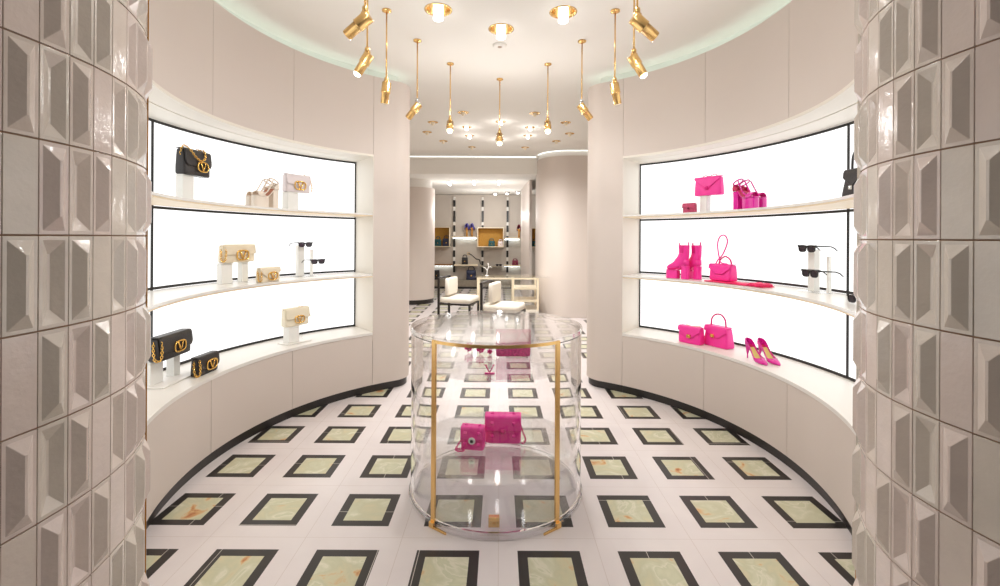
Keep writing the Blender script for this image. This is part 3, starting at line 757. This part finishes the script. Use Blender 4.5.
# right ledge
bag('pink flap bag with square gold lock on the ledge, standing beside the arched handle bag', .212, .085, .140, 'pink', 1, 32.2, 2.0, ZL, 2, trap_flap, .62, clasp='turn', clz=.47, clx=.005, cls=1.1,
    chainp=[(-.06, .02, .136), (-.05, .01, .153), (-.02, .01, .146), (.03, .01, .149), (.07, .02, .153), (.085, .03, .139)], chain_ll=.012, cm='champ')
bag('larger pink bag with arched top handle and gold lock on the ledge', .24, .11, .166, 'pink', 1, 26.7, 2.10, ZL, 0, trap_flap, .55, clasp='turn', clz=.56, clx=-.02, cls=1.1, taper=.14,
    handle=[(-.075, 0, .165), (-.07, 0, .225), (-.035, 0, .266), (.02, 0, .272), (.06, 0, .235), (.07, 0, .165)], hm='pinkd')

# ---- shoes: local X is toe direction, Y is width
def hw(x):
    """half width of a footbed, x from -.115 heel to .125 toe"""
    t = (x+.115)/.24
    if t < .12: return .028*sqrt(max(0, 1-((.12-t)/.12)**2))
    if t < .45: return .028+(.027-.028)*sin((t-.12)/.33*pi)*1
    if t < .72: return .028+.012*(.5-.5*cos((t-.45)/.27*pi))
    return .040*sqrt(max(0, 1-((t-.72)/.28)**2))**.8
def outline(x0, x1, n=18, k=1.0):
    xs = [x0+(x1-x0)*i/n for i in range(n+1)]
    return [(x, -hw(x)*k) for x in xs if hw(x) > 1e-4 or 1]+[(x, hw(x)*k) for x in xs[::-1]]
def bedz(x, hh, ph):
    if x > .01: return ph
    t = min(1, (.01-x)/.085); t = t*t*(3-2*t); return ph+(hh-ph)*t
def chunky(r, col, hh=.15, ph=.085, heelcol=None, sq=False):
    m = MB(); m.prism(outline(-.004, .1245), 0, ph); m.build('platform', M[col], r, bevel=.004)
    m = MB(); o = outline(-.1145, -.048, 12)
    m.loft([[(x, y, 0) for x, y in o], [(x, y*.98, hh*.6) for x, y in o], [(x-.002, y, hh-.004) for x, y in o]], 0, False); m.build('heel', M[heelcol or col], r, bevel=.003)
    m = MB(); n = 24; xs = [-.1148+(.1246+.1148)*i/n for i in range(n+1)]
    rings = [[(x, -max(hw(x), .002)*1.02, bedz(x, hh, ph)+.001), (x, max(hw(x), .002)*1.02, bedz(x, hh, ph)+.001), (x, max(hw(x), .002)*1.02, bedz(x, hh, ph)+.009), (x, -max(hw(x), .002)*1.02, bedz(x, hh, ph)+.009)] for x in xs]
    m.loft(rings, 0, False); m.build('sole', M[col], r, autosmooth=True)
def band(x0, x1, h, hh, ph, lean=0, wk=1.03, thick=.003, n=14):
    m = MB(); rows = []
    for i in range(5):
        x = x0+(x1-x0)*i/4; w = hw(x)*wk; z0 = bedz(x, hh, ph)
        rows.append([(x+lean*sin(pi*k/n), -w*cos(pi*k/n), z0+h*sin(pi*k/n)**.8) for k in range(n+1)])
    m.loft(rows, 0, True, (False, False), closed=False); return m
def counter(h, hh, ph, x1=-.055):
    m = MB(); n = 20; ring0 = []; ring1 = []; ringm = []
    for i in range(n+1):
        t = -1+2*i/n; 
        x = -.1148+(x1+.1148)*t*t; w = max(.0005, hw(x))*1.03*(1 if t > 0 else -1)
        if abs(t) < .02: w = 0
        z = bedz(x, hh, ph); f = 1-.55*t*t
        ring0.append((x-.001, w, z)); ringm.append((x-.004*f, w*1.03, z+h*f*.5)); ring1.append((x+.004*f, w*.9, z+h*f))
    m.loft([ring0, ringm, ring1], 0, True, (False, False), closed=False); return m
def platform_sandal(label, col, lin, sd, ph_, R, z, yaw, group):
    r = empty('platform_sandal', label, 'shoe', group); onshelf(r, sd, ph_, R, z, yaw)
    hh, ph = .15, .085
    chunky(r, col, hh, ph)
    band(.045, .1, .042, hh, ph).build('toe_strap', M[col], r, solid=.003)
    counter(.055, hh, ph).build('heel_counter', M[lin if lin == 'pinklin' else col], r, solid=.003)
    m = MB(); n = 16
    m.loft([[(x, -hw(x)*.86, bedz(x, hh, ph)+.0105), (x, hw(x)*.86, bedz(x, hh, ph)+.0105)] for x in [-.1+.125*i/n for i in range(n+1)]], 0, True, (False, False), closed=False)
    m.build('insole', M[lin], r)
    m = MB(); N = 28
    m.tube([(-.075+.038*cos(2*pi*k/N), .030*sin(2*pi*k/N), .222+.02*cos(2*pi*k/N)) for k in range(N)], .0055, 8, True)
    m.tube(curve3([(-.108, 0, .19), (-.112, 0, .205)], 4), .004, 8)
    m.tube(curve3([(.05, .034, .105), (.01, .036, .14), (-.045, .031, .235)], 12), .005, 8)
    m.tube(curve3([(.05, -.034, .105), (.01, -.036, .14), (-.045, -.031, .235)], 12), .005, 8)
    m.build('ankle_strap', M[col], r)
    return r
# nude pair, toes to the near side (image left)
platform_sandal('nude platform sandal in front of its pair on the upper shelf', 'nude', 'brown', -1, 20.0, 1.99, ZT, 180, 'nude platform sandals')
platform_sandal('nude platform sandal behind its pair on the upper shelf', 'nude', 'brown', -1, 20.9, 2.085, ZT, 176, 'nude platform sandals')
platform_sandal('pink patent platform sandal in front of its pair on the upper shelf', 'pinkpat', 'pinklin', 1, 17.0, 1.99, ZT, -4, 'pink platform sandals')
platform_sandal('pink patent platform sandal behind its pair on the upper shelf', 'pinkpat', 'pinklin', 1, 17.7, 2.085, ZT, 0, 'pink platform sandals')

def boot(label, sd, ph_, R, z, yaw):
    r = empty('platform_boot', label, 'shoe', 'pink platform ankle boots'); onshelf(r, sd, ph_, R, z, yaw)
    hh, ph = .13, .075; r.scale = (.94, .94, .93)
    chunky(r, 'pink', hh, ph)
    spec = [((.117, .100), 0, .010, .012), ((.10, .105), 5, .026, .021), ((.06, .113), 15, .037, .030), ((.015, .128), 35, .036, .040), ((-.022, .158), 55, .034, .056), ((-.052, .195), 78, .033, .056), ((-.062, .24), 90, .033, .047), ((-.062, .29), 92, .036, .047), ((-.06, .325), 90, .038, .050)]
    rings = []
    for (cx, cz), ang, a, b in spec:
        t = radians(ang); up = Vector((sin(t), 0, cos(t))); yv = Vector((0, 1, 0)); c = Vector((cx, 0, cz))
        rings.append([c+yv*a*cos(2*pi*k/24)+up*b*sin(2*pi*k/24) for k in range(24)])
    m = MB(); m.loft(rings, 0, True, (True, False)); o = m.build('upper', M['pink'], r, solid=.004, sub=1)
    m = MB(); m.loft([[(-.1145+.09*i/8, -max(.001, hw(-.1145+.09*i/8)), bedz(-.1145+.09*i/8, hh, ph)+.005) for i in range(9)]+[(-.0245-.09*i/8, max(.001, hw(-.0245-.09*i/8)), bedz(-.0245-.09*i/8, hh, ph)+.005) for i in range(9)],
                      [(-.110+.08*i/8, -max(.001, hw(-.1145+.09*i/8))*1.05, .185) for i in range(9)]+[(-.030-.08*i/8, max(.001, hw(-.0245-.09*i/8))*1.05, .185) for i in range(9)]], 0, True)
    m.build('heel_cup', M['pink'], r)
    m = MB()
    m.box((-.108, 0, .335), (.004, .016, .036)); m.box((-.014, 0, .332), (.004, .016, .026)); m.build('pull_tab', M['pinkd'], r, bevel=.001)
    for s in (-1, 1): MB().box((-.062, s*.0405, .285), (.035, .003, .07)).build('elastic_gusset', M['pinkd'], r, bevel=.001)
    return r
boot('pink chunky platform ankle boot in front of its pair', 1, 35.8, 1.985, ZM, 180)
boot('pink chunky platform ankle boot behind its pair, by the panel', 1, 33.6, 2.07, ZM, 168)

def pump(label, sd, ph_, R, z, yaw):
    r = empty('stiletto_pump', label, 'shoe', 'pink stiletto pumps'); onshelf(r, sd, ph_, R, z, yaw)
    N = 30; rings = []; inn = []
    for i in range(N+1):
        t = i/N; x = .125-.235*t
        q = max(0, min(1, (t-.30)/.6)); zb = .002+.098*(q*q*(3-2*q))
        if t < .34: w = .039*(t/.34)**.62+.0015
        elif t < .65: w = .039-.012*(.5-.5*cos((t-.34)/.31*pi))
        elif t < .92: w = .027+.0015*sin((t-.65)/.27*pi)
        else: w = .027*sqrt(max(.02, 1-((t-.92)/.083)**2))
        h = .014+.024*min(1, t/.22) if t < .25 else (.038-.012*min(1, (t-.25)/.2) if t < .6 else .026+.03*((t-.6)/.4)**1.5)
        op = 0 if t < .27 else min(1, (t-.27)/.07)**.5
        if t > .95: op *= .9
        tz = zb+h
        ring = [(x, -w*op*.93, tz), (x, -w*(.5+.45*op), zb+h*(.93 if op < .5 else .85)), (x, -w, zb+h*.5), (x, -w*.97, zb+h*.2), (x, -w*.7, zb), (x, 0, zb-.001),
                (x, w*.7, zb), (x, w*.97, zb+h*.2), (x, w, zb+h*.5), (x, w*(.5+.45*op), zb+h*(.93 if op < .5 else .85)), (x, w*op*.93, tz)]
        rings.append(ring)
        if t > .3: inn.append([(x, -w*.8, zb+.007), (x, 0, zb+.005), (x, w*.8, zb+.007)])
    m = MB(); m.loft(rings, 0, True, (False, False), closed=False)
    # close the heel back
    m.add(rings[-1], [tuple(range(len(rings[-1])))], 0, True)
    m.build('upper', M['pinkpat'], r, solid=-.0022)
    m = MB(); m.loft(inn[:14], 0, True, (False, False), closed=False); m.build('insole', M['yellow'], r)
    m = MB(); m.loft(inn[13:], 0, True, (False, False), closed=False); m.build('lining', M['pinklin'], r)
    m = MB(); m.tube(curve3([(-.093, 0, .1), (-.098, 0, .06), (-.100, 0, .03), (-.100, 0, 0)], 14), [.019-.0142*min(1, (k/10)) for k in range(18)][:len(curve3([(-.093, 0, .1), (-.098, 0, .06), (-.100, 0, .03), (-.100, 0, 0)], 14))], 12)
    m.build('heel', M['pinkpat'], r)
    return r
pump('pink patent stiletto pump with yellow insole in front of its pair on the ledge', 1, 13.6, 1.985, ZL, -8)
pump('pink patent stiletto pump with yellow insole behind its pair on the ledge', 1, 12.9, 2.075, ZL, -8)

# ---- sunglasses
def sunglasses(label, sd, ph_, R, z, yaw, group, loc=None, s=1.0):
    r = empty('sunglasses', label, 'sunglasses', group)
    if loc: r.location = loc; r.rotation_euler = (0, 0, radians(yaw))
    else: onshelf(r, sd, ph_, R, z, yaw)
    def rim(cx, k=1.0):
        p = []
        for i in range(28):
            a = 2*pi*i/28; c, q = cos(a), sin(a)
            x = .031*k*math.copysign(abs(c)**.62, c); zz = .0225*k*math.copysign(abs(q)**.7, q)
            x *= (1+.10*(zz/.0225)); p.append((cx+x, -.004*abs(x)*20*0, zz))
        return p
    m = MB()
    for sx in (-1, 1):
        o, i_ = rim(sx*.036, 1.0), rim(sx*.036, .8)
        ring = [[(a[0], -.0035, a[2]), (a[0], .0035, a[2]), (b[0], .0035, b[2]), (b[0], -.0035, b[2])] for a, b in zip(o, i_)]
        m.loft(ring, 0, False, (False, False), loop=True)
        m.box((sx*.069, 0, .016), (.008, .008, .012))
    m.box((0, 0, .011), (.014, .007, .012))
    m.build('frame', M['blkp'], r, bevel=.0008)
    for sx in (-1, 1):
        l = MB(); p = rim(sx*.036, .82)
        l.add([(a[0], -.001, a[2]) for a in p]+[(a[0], .001, a[2]) for a in p], [tuple(range(28)), tuple(range(28, 56))]+[(k, (k+1) % 28, 28+(k+1) % 28, 28+k) for k in range(28)])
        l.build('lens', M['lens'], r)
        t = MB(); t.tube([(sx*.0715, .004, .016), (sx*.071, .05, .015), (sx*.069, .1, .013), (sx*.067, .125, .004), (sx*.066, .145, -.014)], [.0042, .004, .0036, .004, .003], 8)
        t.build('temple', M['blkp'], r)
    r.scale = (s, s, s); return r
def estand(label, sd, ph_, R, z, h1, h2, group='eyewear stands'):
    r = empty('eyewear_stand', label, 'eyewear stand', group); onshelf(r, sd, ph_, R, z)
    MB().box((0, 0, .004), (.2, .12, .006)).build('base_plate', M['acry'], r, bevel=.001)
    b = MB(); b.box((-.035, .02, .007+(h1-.013)/2), (.06, .04, h1-.013)); b.box((-.035, .02, h1-.004), (.05, .03, .004)); b.build('tall_block', M['riser'], r, bevel=.001)
    b = MB(); b.box((.088, .03, .007+(h1*.82)/2), (.02, .02, h1*.82)); b.build('post', M['riser'], r, bevel=.001)
    b = MB(); b.box((-.02, -.035, .007+(h2-.009)/2), (.022, .012, h2-.009)); b.build('front_rod', M['acry'], r, bevel=.001)
    return r
estand('clear and white stand holding two sunglasses beside the ivory bags', -1, 33.6, 2.12, ZM, .285, .135)
sunglasses('upper black sunglasses on the stand beside the ivory bags', -1, 33.0, 2.08, ZM+.288, 0, 'sunglasses on stands', s=1.0)
sunglasses('lower black sunglasses on the stand beside the ivory bags', -1, 34.4, 1.965, ZM+.138, 0, 'sunglasses on stands', s=1.0)
estand('clear and white stand holding two sunglasses near the tiled pier', 1, 3.4, 2.14, ZM, .292, .136)
sunglasses('upper black sunglasses on the stand near the tiled pier', 1, 3.3, 2.08, ZM+.296, 2, 'sunglasses on stands', s=1.1)
sunglasses('lower black sunglasses on the stand near the tiled pier', 1, -1.9, 1.975, ZM+.142, 2, 'sunglasses on stands', s=1.1)
sunglasses('black sunglasses lying low at the end of the lower shelf against the tiled pier', 1, -12.5, 2.03, ZM+.026, 10, 'sunglasses on stands')

# ---------------------------------------------------------------- round glass case
CX, CYC, RC, HC = -.018, 2.792, .506, .98
case = empty('glass_display_case', 'round clear glass display case with two gold posts in the middle of the floor', 'display case', None, (CX, CYC, 0))
def ringprof(m, prof, n=96): 
    m.loft([[(r*cos(2*pi*k/n), r*sin(2*pi*k/n), z) for r, z in prof] for k in range(n)], 0, True, (False, False), True, None, True)
    return m
ringprof(MB(), [(RC, .034), (RC, .948), (RC-.016, .948), (RC-.016, .034)]).build('glass_wall', M['glassedge'], case, autosmooth=True)
def disc(m, R, z0, z1, n=96, e=.003):
    return m.loft([[(r*cos(2*pi*k/n), r*sin(2*pi*k/n), z) for k in range(n)] for r, z in ((R-e, z0), (R, z0+e), (R, z1-e), (R-e, z1))], 0, True)
disc(MB(), RC+.002, .952, HC).build('glass_top', M['acrylic'], case, autosmooth=True)
disc(MB(), RC+.004, .004, .032).build('base_plate', M['glass'], case, autosmooth=True)
ringprof(MB(), [(RC+.006, .001), (RC+.010, .004), (RC+.010, .024), (RC+.005, .030), (RC+.005, .001)]).build('base_ring', M['glassedge'], case, autosmooth=True)
ringprof(MB(), [(RC+.0025, .956), (RC+.006, .956), (RC+.006, HC-.003), (RC+.0025, HC-.003)]).build('top_rim', M['glassedge'], case, autosmooth=True)
for z in (.27, .79): disc(MB(), RC-.020, z-.012, z).build('glass_shelf', M['acrylic'], case, autosmooth=True)
PA = 52.0
for a in (-90-38.5, -90+38.5):
    aa = radians(a); c, q = cos(aa), sin(aa); t = (-q, c)
    def pp(rr, s): return (c*rr+t[0]*s, q*rr+t[1]*s)
    MB().prism([pp(RC+.003, -.014), pp(RC+.003, .014), pp(RC+.014, .014), pp(RC+.014, -.014)], .03, .968).build('post', M['gold'], case, bevel=.001)
    f = MB(); f.prism([pp(RC+.012, -.016), pp(RC+.012, .016), pp(RC+.026, .016), pp(RC+.026, -.016)], .0015, .03)
    sg = 1 if a > -90 else -1
    f.prism([pp(RC+.012, -sg*.016), pp(RC+.024, -sg*.016), pp(RC+.020, -sg*.10), pp(RC+.012, -sg*.10)], .0015, .012)
    f.build('foot', M['gold'], case, bevel=.001)
n = 40; m = MB(); rings = []
for i in range(n+1):
    aa = radians(-90-38.5+77*i/n); c, q = cos(aa), sin(aa)
    rings.append([(c*(RC+.0075), q*(RC+.0075), .952), (c*(RC+.014), q*(RC+.014), .952), (c*(RC+.014), q*(RC+.014), .968), (c*(RC+.0075), q*(RC+.0075), .968)])
m.loft(rings, 0, False); m.build('top_rail', M['gold'], case, autosmooth=True)
k = MB(); k.box((-.005, -.44, .058), (.056, .03, .05)); k.cyl((-.005, -.456, .05), (-.005, -.462, .05), .008, n=12); k.build('lock', M['gold'], case, bevel=.002)
# lower shelf bags
bag('larger hot pink studded bag on the lower glass shelf of the case', .215, .09, .155, 'pink', 0, 0, 0, 0, shape=lambda u: 1, flen=.55, clasp='stud', clz=.47, studs=True, free=((.025, 2.80, .271), -2), group='studded pink bags in the glass case',
    chainp=[(.10, -.02, .12), (.118, -.03, .07), (.135, -.05, .03), (.12, -.06, .012), (.11, -.055, .012)], cm='pinkd')
bag('smaller hot pink studded bag with white eye clasp in the glass case', .135, .065, .125, 'pink', 0, 0, 0, 0, shape=lambda u: 1, flen=.55, clasp=None, studs=True, free=((-.150, 2.70, .271), -10), group='studded pink bags in the glass case',
    chainp=[(-.06, -.02, .06), (-.08, -.045, .03), (-.085, -.07, .012), (-.055, -.08, .012), (-.04, -.06, .012), (-.06, -.05, .012), (-.09, -.06, .012)], cm='pinkd')
sb = [o for o in bpy.data.objects if o.get('label', '').startswith('smaller hot pink')][0]
k = MB(); k.lathe_axis((0, -.036, .056), (0, -.044, .056), [(0, .021), (.7, .02), (1, .016)], 20); o = k.build('clasp', M['white'], sb); o.scale = (1.0, 1, 1.0); o['label'] = 'white eye-shaped clasp'
k = MB(); k.lathe_axis((0, -.0445, .056), (0, -.049, .056), [(0, .010), (1, .007)], 16); k.build('pupil', M['black'], o)
for c in sb.children: pass
# upper shelf: sequinned bag, emblem, brooches
bag('pink sequinned bag on the upper glass shelf of the case', .205, .07, .145, 'sequin', 0, 0, 0, 0, shape=lambda u: .95, flen=.6, clasp=None, free=((.083, 2.79, .791), 0), kind='evening_bag')
r = empty('letter_ornament', 'upright pink V ornament on the upper glass shelf of the case', 'ornament', None, (-.05, 2.40, .7905))
k = MB(); k.box((0, 0, .004), (.052, .018, .007)); k.build('foot', M['pinkd'], r, bevel=.001)
k = MB(); k.tube([(-.021, 0, .048), (-.012, 0, .03), (0, 0, .0095)], .0032, 8); k.tube([(.021, 0, .048), (.012, 0, .03), (0, 0, .0095)], .0024, 8); k.tube([(-.030, 0, .048), (-.012, 0, .048)], .002, 6); k.tube([(.012, 0, .048), (.028, 0, .048)], .002, 6)
k.build('letter', M['pinkd'], r)
def brooch(label, x, y, s):
    r = empty('flower_brooch', label, 'brooch', 'pink brooches in the glass case', (x, y, .791))
    k = MB()
    for i in range(7):
        a = 2*pi*i/7; k.lathe_axis((cos(a)*.006*s, 0, (.016+sin(a)*.006)*s), (cos(a)*.019*s, -.004*s, (.024+sin(a)*.016)*s), [(0, .003*s), (.5, .006*s), (1, .002*s)], 8)
    k.build('petals', M['pinkd'], r)
    MB().lathe_axis((0, -.002*s, .020*s), (0, -.012*s, .021*s), [(0, .007*s), (1, .003*s)], 10).build('centre', M['pinklin'], r)
    MB().tube(curve3([(0, 0, .016*s), (.004*s, .002, .008*s), (-.006*s, .002, .002)], 8), .002*s, 6).build('pin', M['pinkd'], r)
brooch('pink flower brooch lying at the outer end of the row on the case shelf', -.19, 2.86, 1.5)
brooch('pink flower brooch in the middle of the row on the case shelf', -.115, 2.82, 1.5)
brooch('tiny pink flower brooch beside the sequinned bag on the case shelf', -.058, 2.80, .9)

# ---------------------------------------------------------------- chairs
def chair(label, x, y, rz):
    r = empty('armchair', label, 'chair', 'cream chairs with black frames', (x, y, 0), rz)
    # local: faces +X, back posts at -X
    sx = [(-.28, -.26), (.28, -.26), (.28, .26), (-.28, .26)]
    s_ = MB(); rings = []
    for t, k, kz in ((0, .94, .375), (.1, 1, .385), (.6, 1.02, .42), (.9, .99, .455), (1, .92, .468)):
        rings.append([(px+.01, py, kz) for px, py in sup(.60*k, .56*k, 6, 40)])
    s_.loft(rings); s_.build('seat', M['seat'], r)
    for px, py in sx:
        top = .79 if px < 0 else .36
        MB().box((px, py, top/2+.0005), (.036, .036, top)).build('leg', M['chairblk'], r, bevel=.004)
    f = MB(); f.box((0, -.26, .352), (.52, .03, .03)); f.box((0, .26, .352), (.52, .03, .03)); f.box((.28, 0, .352), (.03, .48, .03)); f.box((-.28, 0, .352), (.03, .48, .03)); f.build('seat_rail', M['chairblk'], r, bevel=.003)
    b = MB(); b.tube(curve3([(-.28, -.285, .79), (-.288, -.15, .792), (-.288, .15, .792), (-.28, .285, .79)], 12), .022, 10); b.build('top_rail', M['chairblk'], r)
    c = MB(); rings = []
    for t, k in ((0, .9), (.08, 1), (.5, 1.03), (.92, 1), (1, .9)):
        rings.append([(-.14+px, py*k, .50+.29*t) for px, py in sup(.085*k, .5, 5, 36)])
    c.loft(rings); c.build('back_cushion', M['seat'], r)
    return r
chair('cream chair with black frame standing farther back, beside the rounded wall end', -.72, 8.15, radians(-14))
chair('cream chair with black frame standing closer, in front of the glass showcase', .06, 7.25, radians(-16))

# ---------------------------------------------------------------- far glass showcase
r = empty('glass_showcase', 'glass showcase counter with champagne frame behind the cream chairs', 'showcase', None, (0, 0, 0))
x0, x1, y0, y1, zt = -.42, .72, 8.45, 9.1, .78
r.location = ((x0+x1)/2, (y0+y1)/2, 0)
W, D = x1-x0, y1-y0
MB().box((.08, 0, zt-.006), (W+.22, D+.06, .012)).build('glass_top', M['acry'], r, bevel=.001)
for q in (-D/2+.004, D/2-.004): MB().box((0, q, .45), (W-.08, .008, .60)).build('glass_side', M['acry'], r)
for px in (-W/2+.02, .1, W/2-.02):
    for py in (-D/2+.02, D/2-.02):
        MB().box((px, py, (zt-.014+.001)/2), (.036, .036, zt-.016)).build('post', M['champ'], r, bevel=.002)
m = MB(); m.box((0, 0, .145), (W-.002, D-.002, .05)); m.build('base_shelf', M['marble'], r, bevel=.003)
m = MB(); m.box((.32, 0, .56), (.45, D-.1, .035)); m.box((.32, 0, .33), (.45, D-.1, .035)); m.build('inner_shelf', M['champ'], r, bevel=.002)
m = MB(); m.box((0, -D/2+.02, zt-.03), (W-.08, .03, .03)); m.box((0, D/2-.02, zt-.03), (W-.08, .03, .03)); m.build('top_frame', M['champ'], r)

# ---------------------------------------------------------------- goods in the far room
def fx(px, Y): return (px-500)/461*Y
def fbag(label, px, z, w, h, d, col, handle=True, Y=13.75, grp='bags on the far wall'):
    r = empty('handbag', label, 'bag', grp, (fx(px, Y), Y, z))
    body(w, d, h, .12).build('body', M[col], r)
    flap(w*.9, d, h, h*.55, trap_flap, nu=10, nv=8).build('flap', M[col], r, solid=.005)
    MB().box((0, -d/2-.008, h*.45), (w*.14, .01, h*.12)).build('clasp', M['goldjw'], r, bevel=.002)
    if handle: MB().tube(curve3([(-w*.3, 0, h*.97), (-w*.22, 0, h*1.35), (w*.22, 0, h*1.35), (w*.3, 0, h*.97)], 16), .012, 8).build('handle', M[col], r)
    return r
fbag('dark teal bag half hidden by the rounded wall end in the gold box', 438, 1.241, .2, .2, .12, 'teal')
fbag('navy and teal bag in the first gold box', 446.5, 1.241, .24, .22, .14, 'navy')
fbag('teal bag in the wide gold box', 491.7, 1.241, .2, .16, .14, 'teal')
fbag('silver white bag in the wide gold box', 500.5, 1.241, .16, .14, .12, 'pale')
fbag('teal bag in the gold box past the pilaster', 534.5, 1.241, .16, .16, .12, 'teal')
fbag('black top handle bag on the lower far shelf', 465, .70, .19, .2, .12, 'blk')
fbag('burgundy bag with strap on the lower far shelf', 515.3, .69, .19, .13, .12, 'burg')
fbag('navy bag on the low plinth behind the showcase', 471.5, .241, .3, .28, .14, 'navy')
fbag('black bag on the low plinth beside the rounded wall end', 437, .241, .18, .28, .12, 'blk', False)
def fshoe(label, px, col, Y=13.8, z=1.531, rz=75, grp='high sandals on the far shelf'):
    r = empty('high_heel_sandal', label, 'shoe', grp, (fx(px, Y), Y, z), radians(rz))
    m = MB(); m.lathe_axis((0, 0, 0), (.0, 0, .24), [(0, .028), (.5, .024), (1, .034)], 14); m.build('heel', M['wood'], r)
    m = MB(); m.loft([[(-.05+.20*i/8, -.045, .24-.05*(i/8)), (-.05+.20*i/8, .045, .24-.05*(i/8)), (-.05+.20*i/8, .045, .26-.05*(i/8)), (-.05+.20*i/8, -.045, .26-.05*(i/8))] for i in range(9)], 0, False); m.build('sole', M['wood'], r)
    m = MB(); m.loft([[(x, -.05*cos(pi*k/10), .21+hh*sin(pi*k/10)) for k in range(11)] for x, hh in ((-.06, .17), (.0, .19), (.07, .17), (.13, .09))], 0, True, (False, False), closed=False); m.build('upper', M[col], r, solid=.008)
fshoe('purple high sandal with wooden heel, nearer the gold box', 466.9, 'purple')
fshoe('purple high sandal with wooden heel, second of the pair', 472.0, 'purple')
fshoe('burgundy high sandal with wooden heel by the pilaster', 519, 'burg', 13.8, 1.501)
r = empty('belt', 'black belt standing in a curve beside the black far bag', 'belt', None, (fx(474, 13.75), 13.75, .70))
MB().tube(curve3([(-.16, 0, .32), (-.08, -.02, .29), (0, 0, .22), (.08, -.03, .16), (.16, 0, .14), (.2, 0, .012)], 24), .014, 8).build('strap', M['blk'], r)
MB().tube([(-.19, 0, .29), (-.13, 0, .29), (-.13, 0, .35), (-.19, 0, .35)], .007, 6, True).build('buckle', M['goldjw'], r)
r = empty('coral_ornament', 'small white branching ornament on the showcase', 'ornament', None, (fx(487, 8.7), 8.7, .7805))
m = MB(); m.cyl((0, 0, 0), (0, 0, .012), .04, .03, 16); m.build('foot', M['white'], r)
m = MB(); m.tube(curve3([(0, 0, .012), (.01, 0, .1), (.03, 0, .16), (.02, 0, .24)], 10), .008, 8); m.tube(curve3([(.01, 0, .1), (-.04, 0, .15), (-.07, 0, .16)], 8), .007, 8); m.tube(curve3([(.03, 0, .16), (.07, 0, .17), (.09, 0, .15)], 8), .006, 8)
m.build('branch', M['white'], r)
sunglasses('dark sunglasses lying on the lower far shelf near the gold box', 0, 0, 0, 0, 0, None, loc=(fx(499, 13.75), 13.72, .685), s=1.3)

# ---------------------------------------------------------------- lights
def light(name, typ, loc, e, col=(1, .985, .965), size=.1, rot=(0, 0, 0), spot=None, blend=.5):
    d = bpy.data.lights.new(name, typ); d.energy = e; d.color = col
    if typ == 'AREA': d.shape = 'DISK'; d.size = size
    elif typ in ('POINT', 'SPOT'): d.shadow_soft_size = size
    if spot: d.spot_size = radians(spot); d.spot_blend = blend
    o = bpy.data.objects.new(name, d); COL.objects.link(o); o.location = loc; o.rotation_euler = rot; return o
for x, y in BIG:  # includes the three unseen downlights added over the entrance
    light('downlight_beam', 'SPOT', (x, y, ZC-.09), 24, size=.05, spot=155, blend=.9)
    light('downlight_glow', 'POINT', (x, y, ZC-.12), .1, size=.04)
for x, y in LIT:
    light('downlight_beam', 'SPOT', (x, y, ZC-.065), 88, size=.04, spot=160, blend=.9)
    light('downlight_glow', 'POINT', (x, y, ZC-.16), 1.1, size=.035)
for p_ in LAMPS: light('spotlight_glow', 'POINT', p_, 5.5, size=.05)
for x, y in ((-1.2, 10.9), (0, 10.9), (-.6, 12.8), (.3, 12.8)): light('far_glow', 'POINT', (x, y, 2.1), 15, size=.06)

w = bpy.data.worlds.new('World'); S.world = w; w.use_nodes = True
w.node_tree.nodes['Background'].inputs[0].default_value = (1, .97, .93, 1)
w.node_tree.nodes['Background'].inputs[1].default_value = .16

# ---------------------------------------------------------------- camera
cam = bpy.data.cameras.new('camera'); co = bpy.data.objects.new('camera', cam); COL.objects.link(co)
cam.sensor_width = 36; cam.lens = 36*.461; cam.shift_y = -.0553; cam.shift_x = 0; cam.clip_start = .02; cam.clip_end = 100
co.matrix_world = Matrix.Translation((0, 0, 1.5)) @ Matrix.Rotation(radians(90), 4, 'X') @ Matrix.Rotation(radians(.3), 4, 'Z')
S.camera = co
S.view_settings.view_transform = 'Standard'; S.view_settings.look = 'None'; S.view_settings.gamma = 1; S.view_settings.use_curve_mapping = False
S.view_settings.exposure = 0.05
try:
    S.cycles.max_bounces = 20; S.cycles.transparent_max_bounces = 40; S.cycles.transmission_bounces = 16; S.cycles.glossy_bounces = 8; S.cycles.diffuse_bounces = 6
    S.cycles.use_denoising = True; S.cycles.sample_clamp_indirect = 6
except Exception: pass
